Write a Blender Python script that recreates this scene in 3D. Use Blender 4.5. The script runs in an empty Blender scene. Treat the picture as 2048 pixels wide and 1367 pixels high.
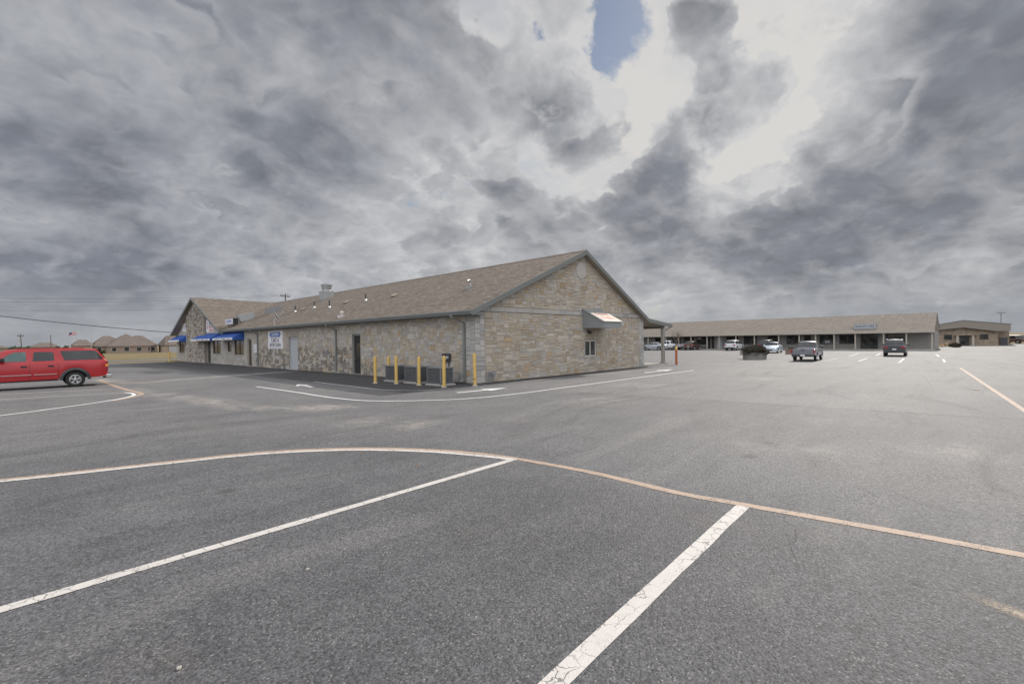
import bpy, bmesh, math, random
from mathutils import Vector, Matrix, noise as mn
random.seed(7)
SC = bpy.context.scene
COL = SC.collection
PI = math.pi

# ------------------------------------------------------------------ helpers
class MB:
    """collects faces; build() links them as one mesh object (uv in metres, one colour per face)"""
    def __init__(s): s.v = []; s.f = []; s.uv = []; s.col = []; s.mi = []
    def face(s, pts, uv=None, col=(1, 1, 1, 0), mi=0):
        i = len(s.v); s.v += [tuple(p) for p in pts]
        s.f.append(tuple(range(i, i + len(pts))))
        if uv is None:
            a, b, c = Vector(pts[0]), Vector(pts[1]), Vector(pts[2])
            n = (b - a).cross(c - a)
            n = n.normalized() if n.length > 1e-12 else Vector((0, 0, 1))
            if abs(n.z) > .98: ax, ay = Vector((1, 0, 0)), Vector((0, 1, 0))
            else:
                ax = Vector((0, 0, 1)).cross(n).normalized(); ay = n.cross(ax)
            uv = [(Vector(p).dot(ax), Vector(p).dot(ay)) for p in pts]
        s.uv.append(uv); s.col.append(col); s.mi.append(mi)
    def grid(s, rows, closed=False, col=(1, 1, 1, 0), mi=0):
        for r0, r1 in zip(rows[:-1], rows[1:]):
            n = len(r0)
            for j in range(n if closed else n - 1):
                k = (j + 1) % n
                s.face([r0[j], r0[k], r1[k], r1[j]], col=col, mi=mi)
    def box(s, a, b, col=(1, 1, 1, 0), mi=0, M=None):
        (x0, y0, z0), (x1, y1, z1) = a, b
        x0, x1 = min(x0, x1), max(x0, x1); y0, y1 = min(y0, y1), max(y0, y1); z0, z1 = min(z0, z1), max(z0, z1)
        P = [Vector(p) for p in ((x0, y0, z0), (x1, y0, z0), (x1, y1, z0), (x0, y1, z0), (x0, y0, z1), (x1, y0, z1), (x1, y1, z1), (x0, y1, z1))]
        if M is not None: P = [M @ p for p in P]
        for q in ((0, 3, 2, 1), (4, 5, 6, 7), (0, 1, 5, 4), (1, 2, 6, 5), (2, 3, 7, 6), (3, 0, 4, 7)):
            s.face([P[i] for i in q], col=col, mi=mi)
    def tube(s, pts, r, n=8, caps=True, col=(1, 1, 1, 0), mi=0):
        pts = [Vector(p) for p in pts]
        rs = r if isinstance(r, (list, tuple)) else [r] * len(pts)
        rows = []
        for i, p in enumerate(pts):
            d = (pts[min(i + 1, len(pts) - 1)] - pts[max(i - 1, 0)])
            d = d.normalized() if d.length > 1e-9 else Vector((0, 0, 1))
            up = Vector((0, 0, 1)) if abs(d.z) < .9 else Vector((1, 0, 0))
            a = d.cross(up).normalized(); b = a.cross(d)
            rows.append([p + (a * math.cos(t) + b * math.sin(t)) * rs[i] for t in [2 * PI * k / n for k in range(n)]])
        s.grid(rows, closed=True, col=col, mi=mi)
        if caps:
            s.face(rows[0][::-1], col=col, mi=mi); s.face(rows[-1], col=col, mi=mi)
    def lathe(s, prof, c=(0, 0, 0), n=16, M=None, col=(1, 1, 1, 0), mi=0):
        rows = [[Vector((r * math.cos(2 * PI * k / n), r * math.sin(2 * PI * k / n), z)) for k in range(n)] for r, z in prof]
        c = Vector(c)
        rows = [[(M @ p if M is not None else p) + c for p in r] for r in rows]
        s.grid(rows, closed=True, col=col, mi=mi)
    def prism(s, poly, axis, a, b, col=(1, 1, 1, 0), mi=0):
        """polygon (2-d) extruded along axis 0/1/2 from a to b"""
        def P(q, t):
            return {0: (t, q[0], q[1]), 1: (q[0], t, q[1]), 2: (q[0], q[1], t)}[axis]
        A = [P(q, a) for q in poly]; B = [P(q, b) for q in poly]
        s.face(A[::-1], col=col, mi=mi); s.face(B, col=col, mi=mi)
        n = len(poly)
        for i in range(n):
            j = (i + 1) % n
            s.face([A[i], A[j], B[j], B[i]], col=col, mi=mi)
    def build(s, name, mat, parent=None, smooth=None, merge=False):
        me = bpy.data.meshes.new(name)
        me.from_pydata([tuple(v) for v in s.v], [], s.f)
        uvl = me.uv_layers.new(name='UVMap')
        k = 0
        data = []
        for uv in s.uv:
            for q in uv: data += [q[0], q[1]]
        uvl.data.foreach_set('uv', data)
        ca = me.color_attributes.new('Col', 'FLOAT_COLOR', 'CORNER')
        data = []
        for f, c in zip(s.f, s.col): data += list(c) * len(f)
        ca.data.foreach_set('color', data)
        me.polygons.foreach_set('material_index', s.mi)
        for m in (mat if isinstance(mat, (list, tuple)) else [mat]): me.materials.append(m)
        if merge or smooth is not None:
            bm = bmesh.new(); bm.from_mesh(me)
            bmesh.ops.remove_doubles(bm, verts=bm.verts, dist=.0004)
            bmesh.ops.recalc_face_normals(bm, faces=bm.faces)
            bm.to_mesh(me); bm.free()
        if smooth is not None:
            me.polygons.foreach_set('use_smooth', [True] * len(me.polygons))
            me.set_sharp_from_angle(angle=math.radians(smooth))
        me.update()
        o = bpy.data.objects.new(name, me); COL.objects.link(o)
        if parent: o.parent = parent
        return o

def tag(o, label=None, cat=None, group=None, kind=None):
    if label: o['label'] = label
    if cat: o['category'] = cat
    if group: o['group'] = group
    if kind: o['kind'] = kind
    return o
def thing(name, label, cat, loc=(0, 0, 0), rz=0, group=None):
    o = bpy.data.objects.new(name, None); COL.objects.link(o)
    o.location = loc; o.rotation_euler = (0, 0, rz); o.empty_display_size = .3
    return tag(o, label, cat, group)
def copy_tree(o, parent=None):
    c = o.copy(); COL.objects.link(c); c.parent = parent
    for ch in list(o.children): copy_tree(ch, c)
    return c
def struct(name, mb, mat, **k):
    return tag(mb.build(name, mat, **k), kind='structure')
def text_part(name, body, mat, parent, loc, rot, size, align='CENTER', depth=.004, xscale=1.0):
    cu = bpy.data.curves.new('txt', 'FONT'); cu.body = body; cu.size = size; cu.align_x = align; cu.align_y = 'CENTER'; cu.extrude = depth
    cu.offset = size * .012
    t = bpy.data.objects.new('txt', cu); COL.objects.link(t)
    bpy.context.view_layer.update()
    dg = bpy.context.evaluated_depsgraph_get()
    me = bpy.data.meshes.new_from_object(t.evaluated_get(dg))
    bpy.data.objects.remove(t)
    me.materials.clear(); me.materials.append(mat)
    o = bpy.data.objects.new(name, me); COL.objects.link(o)
    o.parent = parent; o.location = loc; o.rotation_euler = rot; o.scale = (xscale, 1, 1)
    return o

# ------------------------------------------------------------------ node helpers
class N:
    def __init__(s, tree): s.t = tree; s.n = tree.nodes; s.l = tree.links
    def add(s, typ, ins=None, **props):
        nd = s.n.new(typ)
        for k, v in props.items(): setattr(nd, k, v)
        for k, v in (ins or {}).items(): s.set(nd.inputs[k], v)
        return nd
    def set(s, sock, v):
        if isinstance(v, bpy.types.NodeSocket): s.l.new(v, sock)
        elif isinstance(v, bpy.types.Node): s.l.new(v.outputs[0], sock)
        else:
            if hasattr(sock.default_value, '__len__') and isinstance(v, (list, tuple)):
                n = len(sock.default_value); v = list(v)[:n] + [1] * (n - len(v))
            sock.default_value = v
    def m(s, op, a, b=None, c=None, clamp=False):
        nd = s.n.new('ShaderNodeMath'); nd.operation = op; nd.use_clamp = clamp
        for i, v in enumerate((a, b, c)):
            if v is not None: s.set(nd.inputs[i], v)
        return nd.outputs[0]
    def vm(s, op, a, b=None, scale=None):
        nd = s.n.new('ShaderNodeVectorMath'); nd.operation = op
        s.set(nd.inputs[0], a)
        if b is not None: s.set(nd.inputs[1], b)
        if scale is not None: s.set(nd.inputs['Scale'], scale)
        return nd.outputs['Value'] if op in ('DOT_PRODUCT', 'LENGTH', 'DISTANCE') else nd.outputs[0]
    def noise(s, vec, scale, detail=4, rough=.55, dist=0., lac=2.0):
        nd = s.add('ShaderNodeTexNoise', {'Scale': scale, 'Detail': detail, 'Roughness': rough, 'Distortion': dist, 'Lacunarity': lac})
        if vec is not None: s.set(nd.inputs['Vector'], vec)
        return nd.outputs['Fac']
    def step(s, v, a, b, smooth=True):
        nd = s.add('ShaderNodeMapRange', {'From Min': a, 'From Max': b, 'To Min': 0., 'To Max': 1.})
        nd.interpolation_type = 'SMOOTHSTEP' if smooth else 'LINEAR'; nd.clamp = True
        s.set(nd.inputs['Value'], v); return nd.outputs['Result']
    def mix(s, f, a, b, mode='MIX'):
        nd = s.n.new('ShaderNodeMix'); nd.data_type = 'RGBA'; nd.blend_type = mode
        s.set(nd.inputs[0], f); s.set(nd.inputs[6], a); s.set(nd.inputs[7], b)
        return nd.outputs[2]
    def bump(s, h, strength=.3, dist=.02, normal=None):
        nd = s.add('ShaderNodeBump', {'Strength': strength, 'Distance': dist, 'Height': h})
        if normal is not None: s.set(nd.inputs['Normal'], normal)
        return nd.outputs[0]

def new_mat(name):
    m = bpy.data.materials.new(name); m.use_nodes = True
    t = m.node_tree; b = t.nodes['Principled BSDF']
    return m, N(t), b
def mat(name, color, rough=.6, metal=0., var=.12, vscale=3., bump=0., bscale=40., spec=.5, coat=0., detail=4):
    m, n, b = new_mat(name)
    tc = n.add('ShaderNodeTexCoord').outputs['Object']
    f = n.noise(tc, vscale, detail)
    c = (*color, 1)
    n.set(b.inputs['Base Color'], n.mix(f, tuple(min(1, x * (1 - var)) for x in color) + (1,), tuple(min(1, x * (1 + var)) for x in color) + (1,)))
    n.set(b.inputs['Roughness'], n.m('ADD', rough - .06, n.m('MULTIPLY', n.noise(tc, vscale * 2.3, 3), .12)))
    b.inputs['Metallic'].default_value = metal
    b.inputs['Specular IOR Level'].default_value = spec
    if coat:
        b.inputs['Coat Weight'].default_value = coat; b.inputs['Coat Roughness'].default_value = .06
    if bump: n.set(b.inputs['Normal'], n.bump(n.noise(tc, bscale, 5), bump, .01))
    return m

# ------------------------------------------------------------------ camera
TH = math.radians(43.8); RHO = math.atan(.0155); PIT = math.atan(4.2 * math.cos(RHO) / 965)
CAMP = Vector((-14.90, -16.67, 2.0))
R0 = Vector((math.sin(TH), -math.cos(TH), 0)); F0 = Vector((math.cos(TH), math.sin(TH), 0)); UZ = Vector((0, 0, 1))
Up = math.cos(PIT) * UZ + math.sin(PIT) * F0
cx = math.cos(RHO) * R0 - math.sin(RHO) * Up
cy = math.sin(RHO) * R0 + math.cos(RHO) * Up
cz = -(math.cos(PIT) * F0 - math.sin(PIT) * UZ)
cam = bpy.data.objects.new('camera', bpy.data.cameras.new('camera')); COL.objects.link(cam)
cam.matrix_world = Matrix(((cx.x, cy.x, cz.x, CAMP.x), (cx.y, cy.y, cz.y, CAMP.y), (cx.z, cy.z, cz.z, CAMP.z), (0, 0, 0, 1)))
cam.data.sensor_width = 36; cam.data.lens = 36 * 965 / 2048
cam.data.clip_start = .1; cam.data.clip_end = 6000
SC.camera = cam

# ------------------------------------------------------------------ light and sky
SUN_EL = math.radians(35.0); SUN_AZ = math.radians(4.0)      # azimuth measured from +X towards +Y
sd = Vector((math.cos(SUN_EL) * math.cos(SUN_AZ), math.cos(SUN_EL) * math.sin(SUN_AZ), math.sin(SUN_EL)))
sl = bpy.data.lights.new('sun', 'SUN'); sl.energy = 3.4; sl.angle = math.radians(.6); sl.color = (1, .945, .87)
so = bpy.data.objects.new('sun', sl); COL.objects.link(so)
so.rotation_euler = (-sd).to_track_quat('-Z', 'Y').to_euler(); so.location = (30, 0, 60)

def pix_dir(x, y):
    d = cx * ((x - 1024) / 965) + cy * ((683.5 - y) / 965) - cz
    return d.normalized()
def make_world():
    w = bpy.data.worlds.new('World'); SC.world = w; w.use_nodes = True
    n = N(w.node_tree); bg = w.node_tree.nodes['Background']
    d = n.add('ShaderNodeTexCoord').outputs['Generated']
    d = n.vm('NORMALIZE', d)
    sx = n.add('ShaderNodeSeparateXYZ', {0: d})
    dz = n.m('MAXIMUM', sx.outputs[2], 0.)
    den = n.m('ADD', dz, .40)
    P = n.add('ShaderNodeCombineXYZ', {0: n.m('DIVIDE', sx.outputs[0], den), 1: n.m('DIVIDE', sx.outputs[1], den), 2: 0.}).outputs[0]
    wv = n.add('ShaderNodeTexNoise', {'Vector': P, 'Scale': 3., 'Detail': 3}).outputs['Color']
    P2 = n.vm('ADD', P, n.vm('SCALE', n.vm('SUBTRACT', wv, (.5, .5, .5)), scale=.12))
    def field(Q, det):
        big = n.noise(Q, 1.45, 2, .5)
        mid = n.noise(n.vm('ADD', Q, (3.7, 1.2, 0)), 4.3, det, .56)
        # billows: rounded lumps with creases between them
        bl = n.noise(n.vm('ADD', Q, (1.3, 7.7, 0)), 5.6, 3, .5)
        puff = n.m('SUBTRACT', n.m('MULTIPLY', n.m('ABSOLUTE', n.m('SUBTRACT', bl, .5)), 4.), .35)
        return n.m('ADD', n.m('ADD', n.m('MULTIPLY', n.m('SUBTRACT', big, .5), .55), n.m('MULTIPLY', n.m('SUBTRACT', mid, .5), .80)), n.m('MULTIPLY', puff, .16))
    base_f = field(P2, 8)
    fine = n.noise(n.vm('ADD', P2, (9.1, 4.4, 0)), 14., 7, .6)
    f = n.m('ADD', n.m('ADD', base_f, .60), n.m('MULTIPLY', n.m('SUBTRACT', fine, .5), .36))
    # the same field a little nearer the sun, for lit and shaded flanks
    off = Vector((sd.x, sd.y, 0)).normalized() * .065
    relief = n.m('SUBTRACT', field(n.vm('ADD', P2, tuple(off)), 5), base_f)
    # where cloud masses and gaps sit in this sky
    dn = n.vm('NORMALIZE', n.vm('ADD', d, n.vm('SCALE', n.vm('SUBTRACT', n.add('ShaderNodeTexNoise', {'Vector': d, 'Scale': 7., 'Detail': 5, 'Roughness': .6}).outputs['Color'], (.5, .5, .5)), scale=.17)))
    bias = None
    BL = [(1440, 40, 4, 17, -.20), (1330, 190, 3, 10, -.15), (1590, 180, 3, 12, -.14), (1165, 30, 1.0, 8, -.17), (1075, 290, .3, 3.2, -.20), (1115, 350, .2, 2.4, -.18), (960, 15, .2, 3, -.16), (1480, 330, 1, 6, -.10), (1180, 330, 1, 5, -.10), (1250, 120, 1, 6, -.12),
          (1900, 260, 6, 20, .11), (2040, 60, 4, 18, .10), (1660, 440, 3, 11, .12), (1400, 95, .6, 4.6, .42), (1465, 195, .8, 5.0, .46), (1370, 285, .8, 5.0, .34), (1180, 225, 1, 6.5, .24),
          (1330, 385, 1, 6, .14), (600, 90, 5, 19, .21), (60, 300, 5, 16, .08), (960, 190, 2, 10, .10), (330, 470, 3, 12, .08), (760, 300, 1, 6, -.07), (500, 200, 1, 8, -.06), (1000, 60, 1, 5, -.12)]
    for x, y, r0, r1, a in BL:
        g = n.step(n.vm('DOT_PRODUCT', dn, tuple(pix_dir(x, y))), math.cos(math.radians(r1)), math.cos(math.radians(r0)))
        t = n.m('MULTIPLY', g, a)
        bias = t if bias is None else n.m('ADD', bias, t)
    D = n.m('ADD', f, bias)
    cover = n.step(D, .36, .45)
    thick = n.step(D, .40, 1.0)
    # clear sky and the veil round the sun
    sky = n.add('ShaderNodeTexSky'); sky.sky_type = 'NISHITA'; sky.sun_disc = False
    sky.sun_elevation = SUN_EL; sky.sun_rotation = PI / 2 - SUN_AZ; sky.air_density = 1.0; sky.dust_density = .6
    blue = n.mix(1., sky.outputs[0], (.62, .66, .70, 1), 'MULTIPLY')
    cs = n.vm('DOT_PRODUCT', d, tuple(sd))
    veil = n.step(cs, math.cos(math.radians(62)), math.cos(math.radians(26)))
    nb = n.step(n.vm('DOT_PRODUCT', dn, tuple(pix_dir(1172, 25))), math.cos(math.radians(8)), math.cos(math.radians(2.5)))
    streak = n.step(n.noise(n.vm('ADD', P2, (5, 8, 0)), 1.6, 6, .6), .52, .66)
    nb = n.step(n.m('ADD', nb, n.m('MULTIPLY', n.m('SUBTRACT', n.noise(n.vm('ADD', P2, (5, 8, 0)), 6., 6, .62), .5), 2.2)), .30, .80)
    veil = n.m('MULTIPLY', veil, n.m('SUBTRACT', 1., n.m('MULTIPLY', nb, .85)))
    veil = n.m('MULTIPLY', veil, n.m('SUBTRACT', 1., n.m('MULTIPLY', streak, .3)))
    low = n.step(sx.outputs[2], .32, .02)
    veil = n.m('MAXIMUM', veil, n.m('MULTIPLY', low, .75))
    clear = n.mix(n.m('MULTIPLY', veil, .96), blue, (6.9, 6.75, 6.5, 1))
    # upper deck: soft, pale grey
    away = n.step(cs, math.cos(math.radians(26)), math.cos(math.radians(72)))
    edge = (6.2, 6.2, 6.25, 1); dark = (2.05, 2.18, 2.5, 1)
    tone = n.m('ADD', thick, n.m('MULTIPLY', relief, 1.5))
    tone = n.m('ADD', tone, n.m('MULTIPLY', n.m('SUBTRACT', fine, .5), .12), clamp=True)
    body = n.mix(n.m('POWER', tone, .8), edge, dark)
    body = n.mix(n.m('MULTIPLY', away, .5), body, n.mix(1., body, (.80, .835, .90, 1), 'MULTIPLY'))
    c = n.mix(cover, clear, body)
    # lower deck: ragged lumps with pale rims and darker bases
    def lump(Q):
        a_ = n.noise(n.vm('ADD', Q, (21.3, 4.1, 2.)), 2.3, 9, .55)
        b_ = n.noise(n.vm('ADD', Q, (2.3, 14.1, 7.)), 5.6, 4, .5)
        return n.m('ADD', a_, n.m('SUBTRACT', n.m('MULTIPLY', n.m('ABSOLUTE', n.m('SUBTRACT', b_, .5)), .75), .07))
    l0 = lump(P2)
    L = n.m('ADD', n.m('ADD', l0, n.m('MULTIPLY', bias, .56)), n.m('MULTIPLY', n.step(sx.outputs[2], .48, .25), .03))
    rel2 = n.m('SUBTRACT', lump(n.vm('ADD', P2, tuple(off * .8))), l0)
    m2 = n.step(L, .455, .515)
    core = n.step(L, .465, .66)
    t2 = n.m('ADD', n.m('MULTIPLY', core, .85), n.m('MULTIPLY', rel2, 3.0))
    t2 = n.m('ADD', t2, .12, clamp=True)
    col2 = n.mix(t2, (4.7, 4.75, 4.9, 1), (2.15, 2.27, 2.60, 1))
    col2 = n.mix(n.m('MULTIPLY', away, .5), col2, n.mix(1., col2, (.82, .85, .92, 1), 'MULTIPLY'))
    c = n.mix(n.m('MULTIPLY', m2, .92), c, col2)
    # fine modelling inside the thick parts
    tex = n.m('ADD', n.m('MULTIPLY', n.m('SUBTRACT', fine, .5), .45), n.m('MULTIPLY', n.m('SUBTRACT', n.noise(n.vm('ADD', P2, (4.4, 31., 3.)), 5.2, 7, .6), .5), .7))
    tex = n.m('MULTIPLY', n.m('ADD', tex, n.m('MULTIPLY', relief, -.6)), n.m('MAXIMUM', n.m('MULTIPLY', thick, 1.0), n.m('MULTIPLY', m2, core)))
    tg = n.m('ADD', 1., tex); c = n.mix(1., c, n.add('ShaderNodeCombineColor', {0: tg, 1: tg, 2: tg}).outputs[0], 'MULTIPLY')
    # air near the horizon
    hz = n.step(sx.outputs[2], .13, .012)
    c = n.mix(n.m('MULTIPLY', hz, .68), c, (3.7, 3.85, 4.1, 1))
    # unseen front-lit cloud behind the camera, made brighter to lift the shaded walls
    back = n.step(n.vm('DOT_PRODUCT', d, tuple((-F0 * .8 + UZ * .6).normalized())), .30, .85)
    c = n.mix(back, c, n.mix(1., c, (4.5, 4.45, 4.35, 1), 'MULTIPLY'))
    # below the horizon (never seen)
    c = n.mix(n.step(sx.outputs[2], -.02, -.06), c, (1.6, 1.55, 1.5, 1))
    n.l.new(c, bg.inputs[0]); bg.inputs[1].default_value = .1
    w.cycles.sampling_method = 'MANUAL'; w.cycles.sample_map_resolution = 1024
make_world()
SC.view_settings.view_transform = 'Standard'; SC.view_settings.look = 'None'
SC.view_settings.exposure = 0; SC.view_settings.gamma = 1

# ------------------------------------------------------------------ materials
def stone_mat():
    m, n, b = new_mat('limestone')
    tc = n.add('ShaderNodeTexCoord').outputs['Object']
    at = n.add('ShaderNodeVertexColor', layer_name='Col')
    c = n.mix(n.noise(tc, 9, 6, .65), n.mix(1., at.outputs[0], (.74, .73, .72, 1), 'MULTIPLY'), n.mix(1., at.outputs[0], (1.2, 1.2, 1.19, 1), 'MULTIPLY'))
    c = n.mix(n.m('MULTIPLY', n.step(n.noise(tc, 1.1, 4), .5, .75), .35), c, (.25, .2, .14, 1))
    pit = n.step(n.noise(tc, 15, 6, .75), n.m('SUBTRACT', .80, n.m('MULTIPLY', at.outputs[1], .36)), n.m('SUBTRACT', .86, n.m('MULTIPLY', at.outputs[1], .33)))
    c = n.mix(n.m('MULTIPLY', pit, .85), c, (.06, .051, .043, 1))
    n.set(b.inputs['Base Color'], c); b.inputs['Roughness'].default_value = .9; b.inputs['Specular IOR Level'].default_value = .25
    h = n.m('SUBTRACT', n.noise(tc, 22, 6, .65), n.m('MULTIPLY', pit, .6))
    n.set(b.inputs['Normal'], n.bump(h, .55, .025))
    return m
def shingle_mat(name, c1, c2, c3):
    m, n, b = new_mat(name)
    uv = n.add('ShaderNodeUVMap', uv_map='UVMap').outputs[0]
    br = n.add('ShaderNodeTexBrick', {'Vector': uv, 'Color1': (0, 0, 0, 1), 'Color2': (1, 1, 1, 1), 'Mortar': (0, 0, 0, 1), 'Scale': 1., 'Mortar Size': .007, 'Mortar Smooth': .3, 'Bias': 0., 'Brick Width': .31, 'Row Height': .145})
    br.offset = .37; br.squash = 1.0
    br2 = n.add('ShaderNodeTexBrick', {'Vector': n.vm('ADD', uv, (.11, 0, 0)), 'Color1': (0, 0, 0, 1), 'Color2': (1, 1, 1, 1), 'Mortar': (0.5, .5, .5, 1), 'Scale': 1., 'Mortar Size': .0, 'Brick Width': .19, 'Row Height': .145}); br2.offset = .61
    t = n.m('ADD', n.m('MULTIPLY', br.outputs[0], .6), n.m('MULTIPLY', br2.outputs[0], .4))
    rp = n.add('ShaderNodeValToRGB', {0: t}); e = rp.color_ramp.elements
    e[0].color = (*c1, 1); e[1].color = (*c3, 1); x = rp.color_ramp.elements.new(.5); x.color = (*c2, 1)
    c = n.mix(n.m('MULTIPLY', br.outputs['Fac'], .7), rp.outputs[0], (.03, .026, .024, 1))
    c = n.mix(1., c, n.mix(n.noise(uv, .35, 5), (.84, .84, .86, 1), (1.14, 1.12, 1.1, 1)), 'MULTIPLY')
    c = n.mix(.5, c, n.mix(1., c, n.mix(n.noise(uv, 60, 3), (.6, .6, .6, 1), (1.4, 1.4, 1.4, 1)), 'MULTIPLY'))
    n.set(b.inputs['Base Color'], c); b.inputs['Roughness'].default_value = .92; b.inputs['Specular IOR Level'].default_value = .2
    sy = n.add('ShaderNodeSeparateXYZ', {0: uv}).outputs[1]
    saw = n.m('FRACT', n.m('DIVIDE', sy, .145))
    h = n.m('ADD', n.m('MULTIPLY', saw, -.6), n.m('ADD', n.m('MULTIPLY', br.outputs[0], .35), n.m('MULTIPLY', n.noise(uv, 70, 3), .3)))
    n.set(b.inputs['Normal'], n.bump(h, .5, .02))
    return m
def asphalt_mat():
    m, n, b = new_mat('asphalt')
    tc = n.add('ShaderNodeTexCoord').outputs['Object']
    at = n.add('ShaderNodeVertexColor', layer_name='Mask'); sp = n.add('ShaderNodeSeparateColor', {0: at.outputs[0]})
    dust, seal, old = sp.outputs[0], sp.outputs[1], sp.outputs[2]
    vo = n.add('ShaderNodeTexVoronoi', {'Vector': tc, 'Scale': 95., 'Randomness': 1.})
    sv = n.add('ShaderNodeSeparateColor', {0: vo.outputs['Color']})
    vo2 = n.add('ShaderNodeTexVoronoi', {'Vector': tc, 'Scale': 47., 'Randomness': 1.})
    sv2 = n.add('ShaderNodeSeparateColor', {0: vo2.outputs['Color']})
    grain = n.m('ADD', n.m('MULTIPLY', sv.outputs[0], .6), n.m('MULTIPLY', sv2.outputs[1], .4))
    big = n.noise(tc, .16, 6, .62); med = n.noise(tc, 1.1, 6, .65)
    # streaks along the driving direction
    mp = n.add('ShaderNodeMapping', {'Vector': tc}); mp.inputs['Scale'].default_value = (.22, 1.6, 1); mp.inputs['Rotation'].default_value = (0, 0, math.radians(-38))
    st = n.noise(mp.outputs[0], .9, 6, .65)
    v = n.m('ADD', n.m('ADD', n.m('MULTIPLY', big, .35), n.m('MULTIPLY', med, .4)), n.m('MULTIPLY', st, .25))
    base = n.mix(n.step(v, .36, .66, False), (.062, .063, .069, 1), (.130, .130, .134, 1))
    oldc = n.mix(n.step(v, .34, .68, False), (.150, .145, .139, 1), (.212, .206, .198, 1))
    c = n.mix(old, base, oldc)
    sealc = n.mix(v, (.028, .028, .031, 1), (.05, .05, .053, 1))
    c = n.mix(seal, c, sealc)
    c = n.mix(n.m('MULTIPLY', n.m('MULTIPLY', dust, n.step(n.noise(tc, 2.2, 7, .7), .32, .6)), .9), c, (.33, .30, .275, 1))
    # faint oil marks with their own outline
    oil = n.step(n.noise(n.vm('ADD', tc, (31, 12, 0)), .75, 5, .6), .64, .76)
    c = n.mix(n.m('MULTIPLY', oil, .30), c, (.03, .027, .025, 1))
    dv = n.add('ShaderNodeTexVoronoi', {'Vector': n.vm('ADD', tc, n.vm('SCALE', n.add('ShaderNodeTexNoise', {'Vector': tc, 'Scale': 6., 'Detail': 4}).outputs['Color'], scale=.16)), 'Scale': .8})
    dr = n.add('ShaderNodeSeparateColor', {0: dv.outputs['Color']})
    drip = n.m('MULTIPLY', n.step(dv.outputs['Distance'], n.m('ADD', .05, n.m('MULTIPLY', dr.outputs[0], .12)), .02), n.step(dr.outputs[1], .50, .58))
    c = n.mix(n.m('MULTIPLY', drip, .55), c, (.022, .021, .021, 1))
    # tyre tracks: narrow bands sweeping through the lane
    mt = n.add('ShaderNodeMapping', {'Vector': n.vm('ADD', tc, n.vm('SCALE', n.add('ShaderNodeTexNoise', {'Vector': tc, 'Scale': .06, 'Detail': 2}).outputs['Color'], scale=9.))}); mt.inputs['Scale'].default_value = (.035, .9, 1); mt.inputs['Rotation'].default_value = (0, 0, math.radians(62))
    tt = n.noise(mt.outputs[0], 1.9, 4, .6)
    c = n.mix(n.m('MULTIPLY', n.step(tt, .54, .68), .34), c, (.05, .049, .05, 1))
    c = n.mix(n.m('MULTIPLY', n.step(tt, .44, .30), .14), c, (.26, .25, .235, 1))
    rb = n.step(n.noise(n.vm('ADD', tc, (7, 52, 0)), .5, 5, .65), .60, .78)
    c = n.mix(n.m('MULTIPLY', rb, .22), c, (.24, .17, .13, 1))
    g = n.m('ADD', .45, n.m('MULTIPLY', n.m('POWER', grain, 1.4), 1.5))
    gc = n.add('ShaderNodeCombineColor', {0: g, 1: n.m('MULTIPLY', g, .99), 2: n.m('MULTIPLY', g, .985)})
    c = n.mix(1., c, gc.outputs[0], 'MULTIPLY')
    peb = n.m('MULTIPLY', n.step(sv.outputs[1], .965, .985), .5)
    c = n.mix(peb, c, (.36, .34, .31, 1))
    # pale scuffs and scratches
    ms = n.add('ShaderNodeMapping', {'Vector': tc}); ms.inputs['Scale'].default_value = (1.2, 4.5, 1); ms.inputs['Rotation'].default_value = (0, 0, math.radians(25))
    sc_f = n.m('MULTIPLY', n.step(n.noise(ms.outputs[0], 2.3, 5, .62), .70, .76), n.step(sv.outputs[2], .3, .6))
    c = n.mix(n.m('MULTIPLY', sc_f, .5), c, (.33, .32, .31, 1))
    # hairline cracks
    cv = n.vm('ADD', tc, n.vm('SCALE', n.add('ShaderNodeTexNoise', {'Vector': tc, 'Scale': 1.4, 'Detail': 4}).outputs['Color'], scale=.9))
    ed = n.add('ShaderNodeTexVoronoi', {'Vector': cv, 'Scale': .55}); ed.feature = 'DISTANCE_TO_EDGE'
    crk = n.m('MULTIPLY', n.step(ed.outputs[0], .006, .0015), n.step(n.noise(n.vm('ADD', tc, (3, 77, 0)), .22, 3), .54, .66))
    c = n.mix(n.m('MULTIPLY', crk, .2), c, (.018, .017, .017, 1))
    n.set(b.inputs['Base Color'], c)
    n.set(b.inputs['Roughness'], n.m('ADD', n.m('SUBTRACT', .66, n.m('MULTIPLY', seal, .1)), n.m('MULTIPLY', med, .16)))
    b.inputs['Specular IOR Level'].default_value = .42
    h = n.m('SUBTRACT', n.m('ADD', n.m('MULTIPLY', n.m('SUBTRACT', 1., vo.outputs['Distance']), .5), n.m('MULTIPLY', n.m('SUBTRACT', 1., vo2.outputs['Distance']), .9)), crk)
    n.set(b.inputs['Normal'], n.bump(h, .55, .012))
    return m
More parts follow.
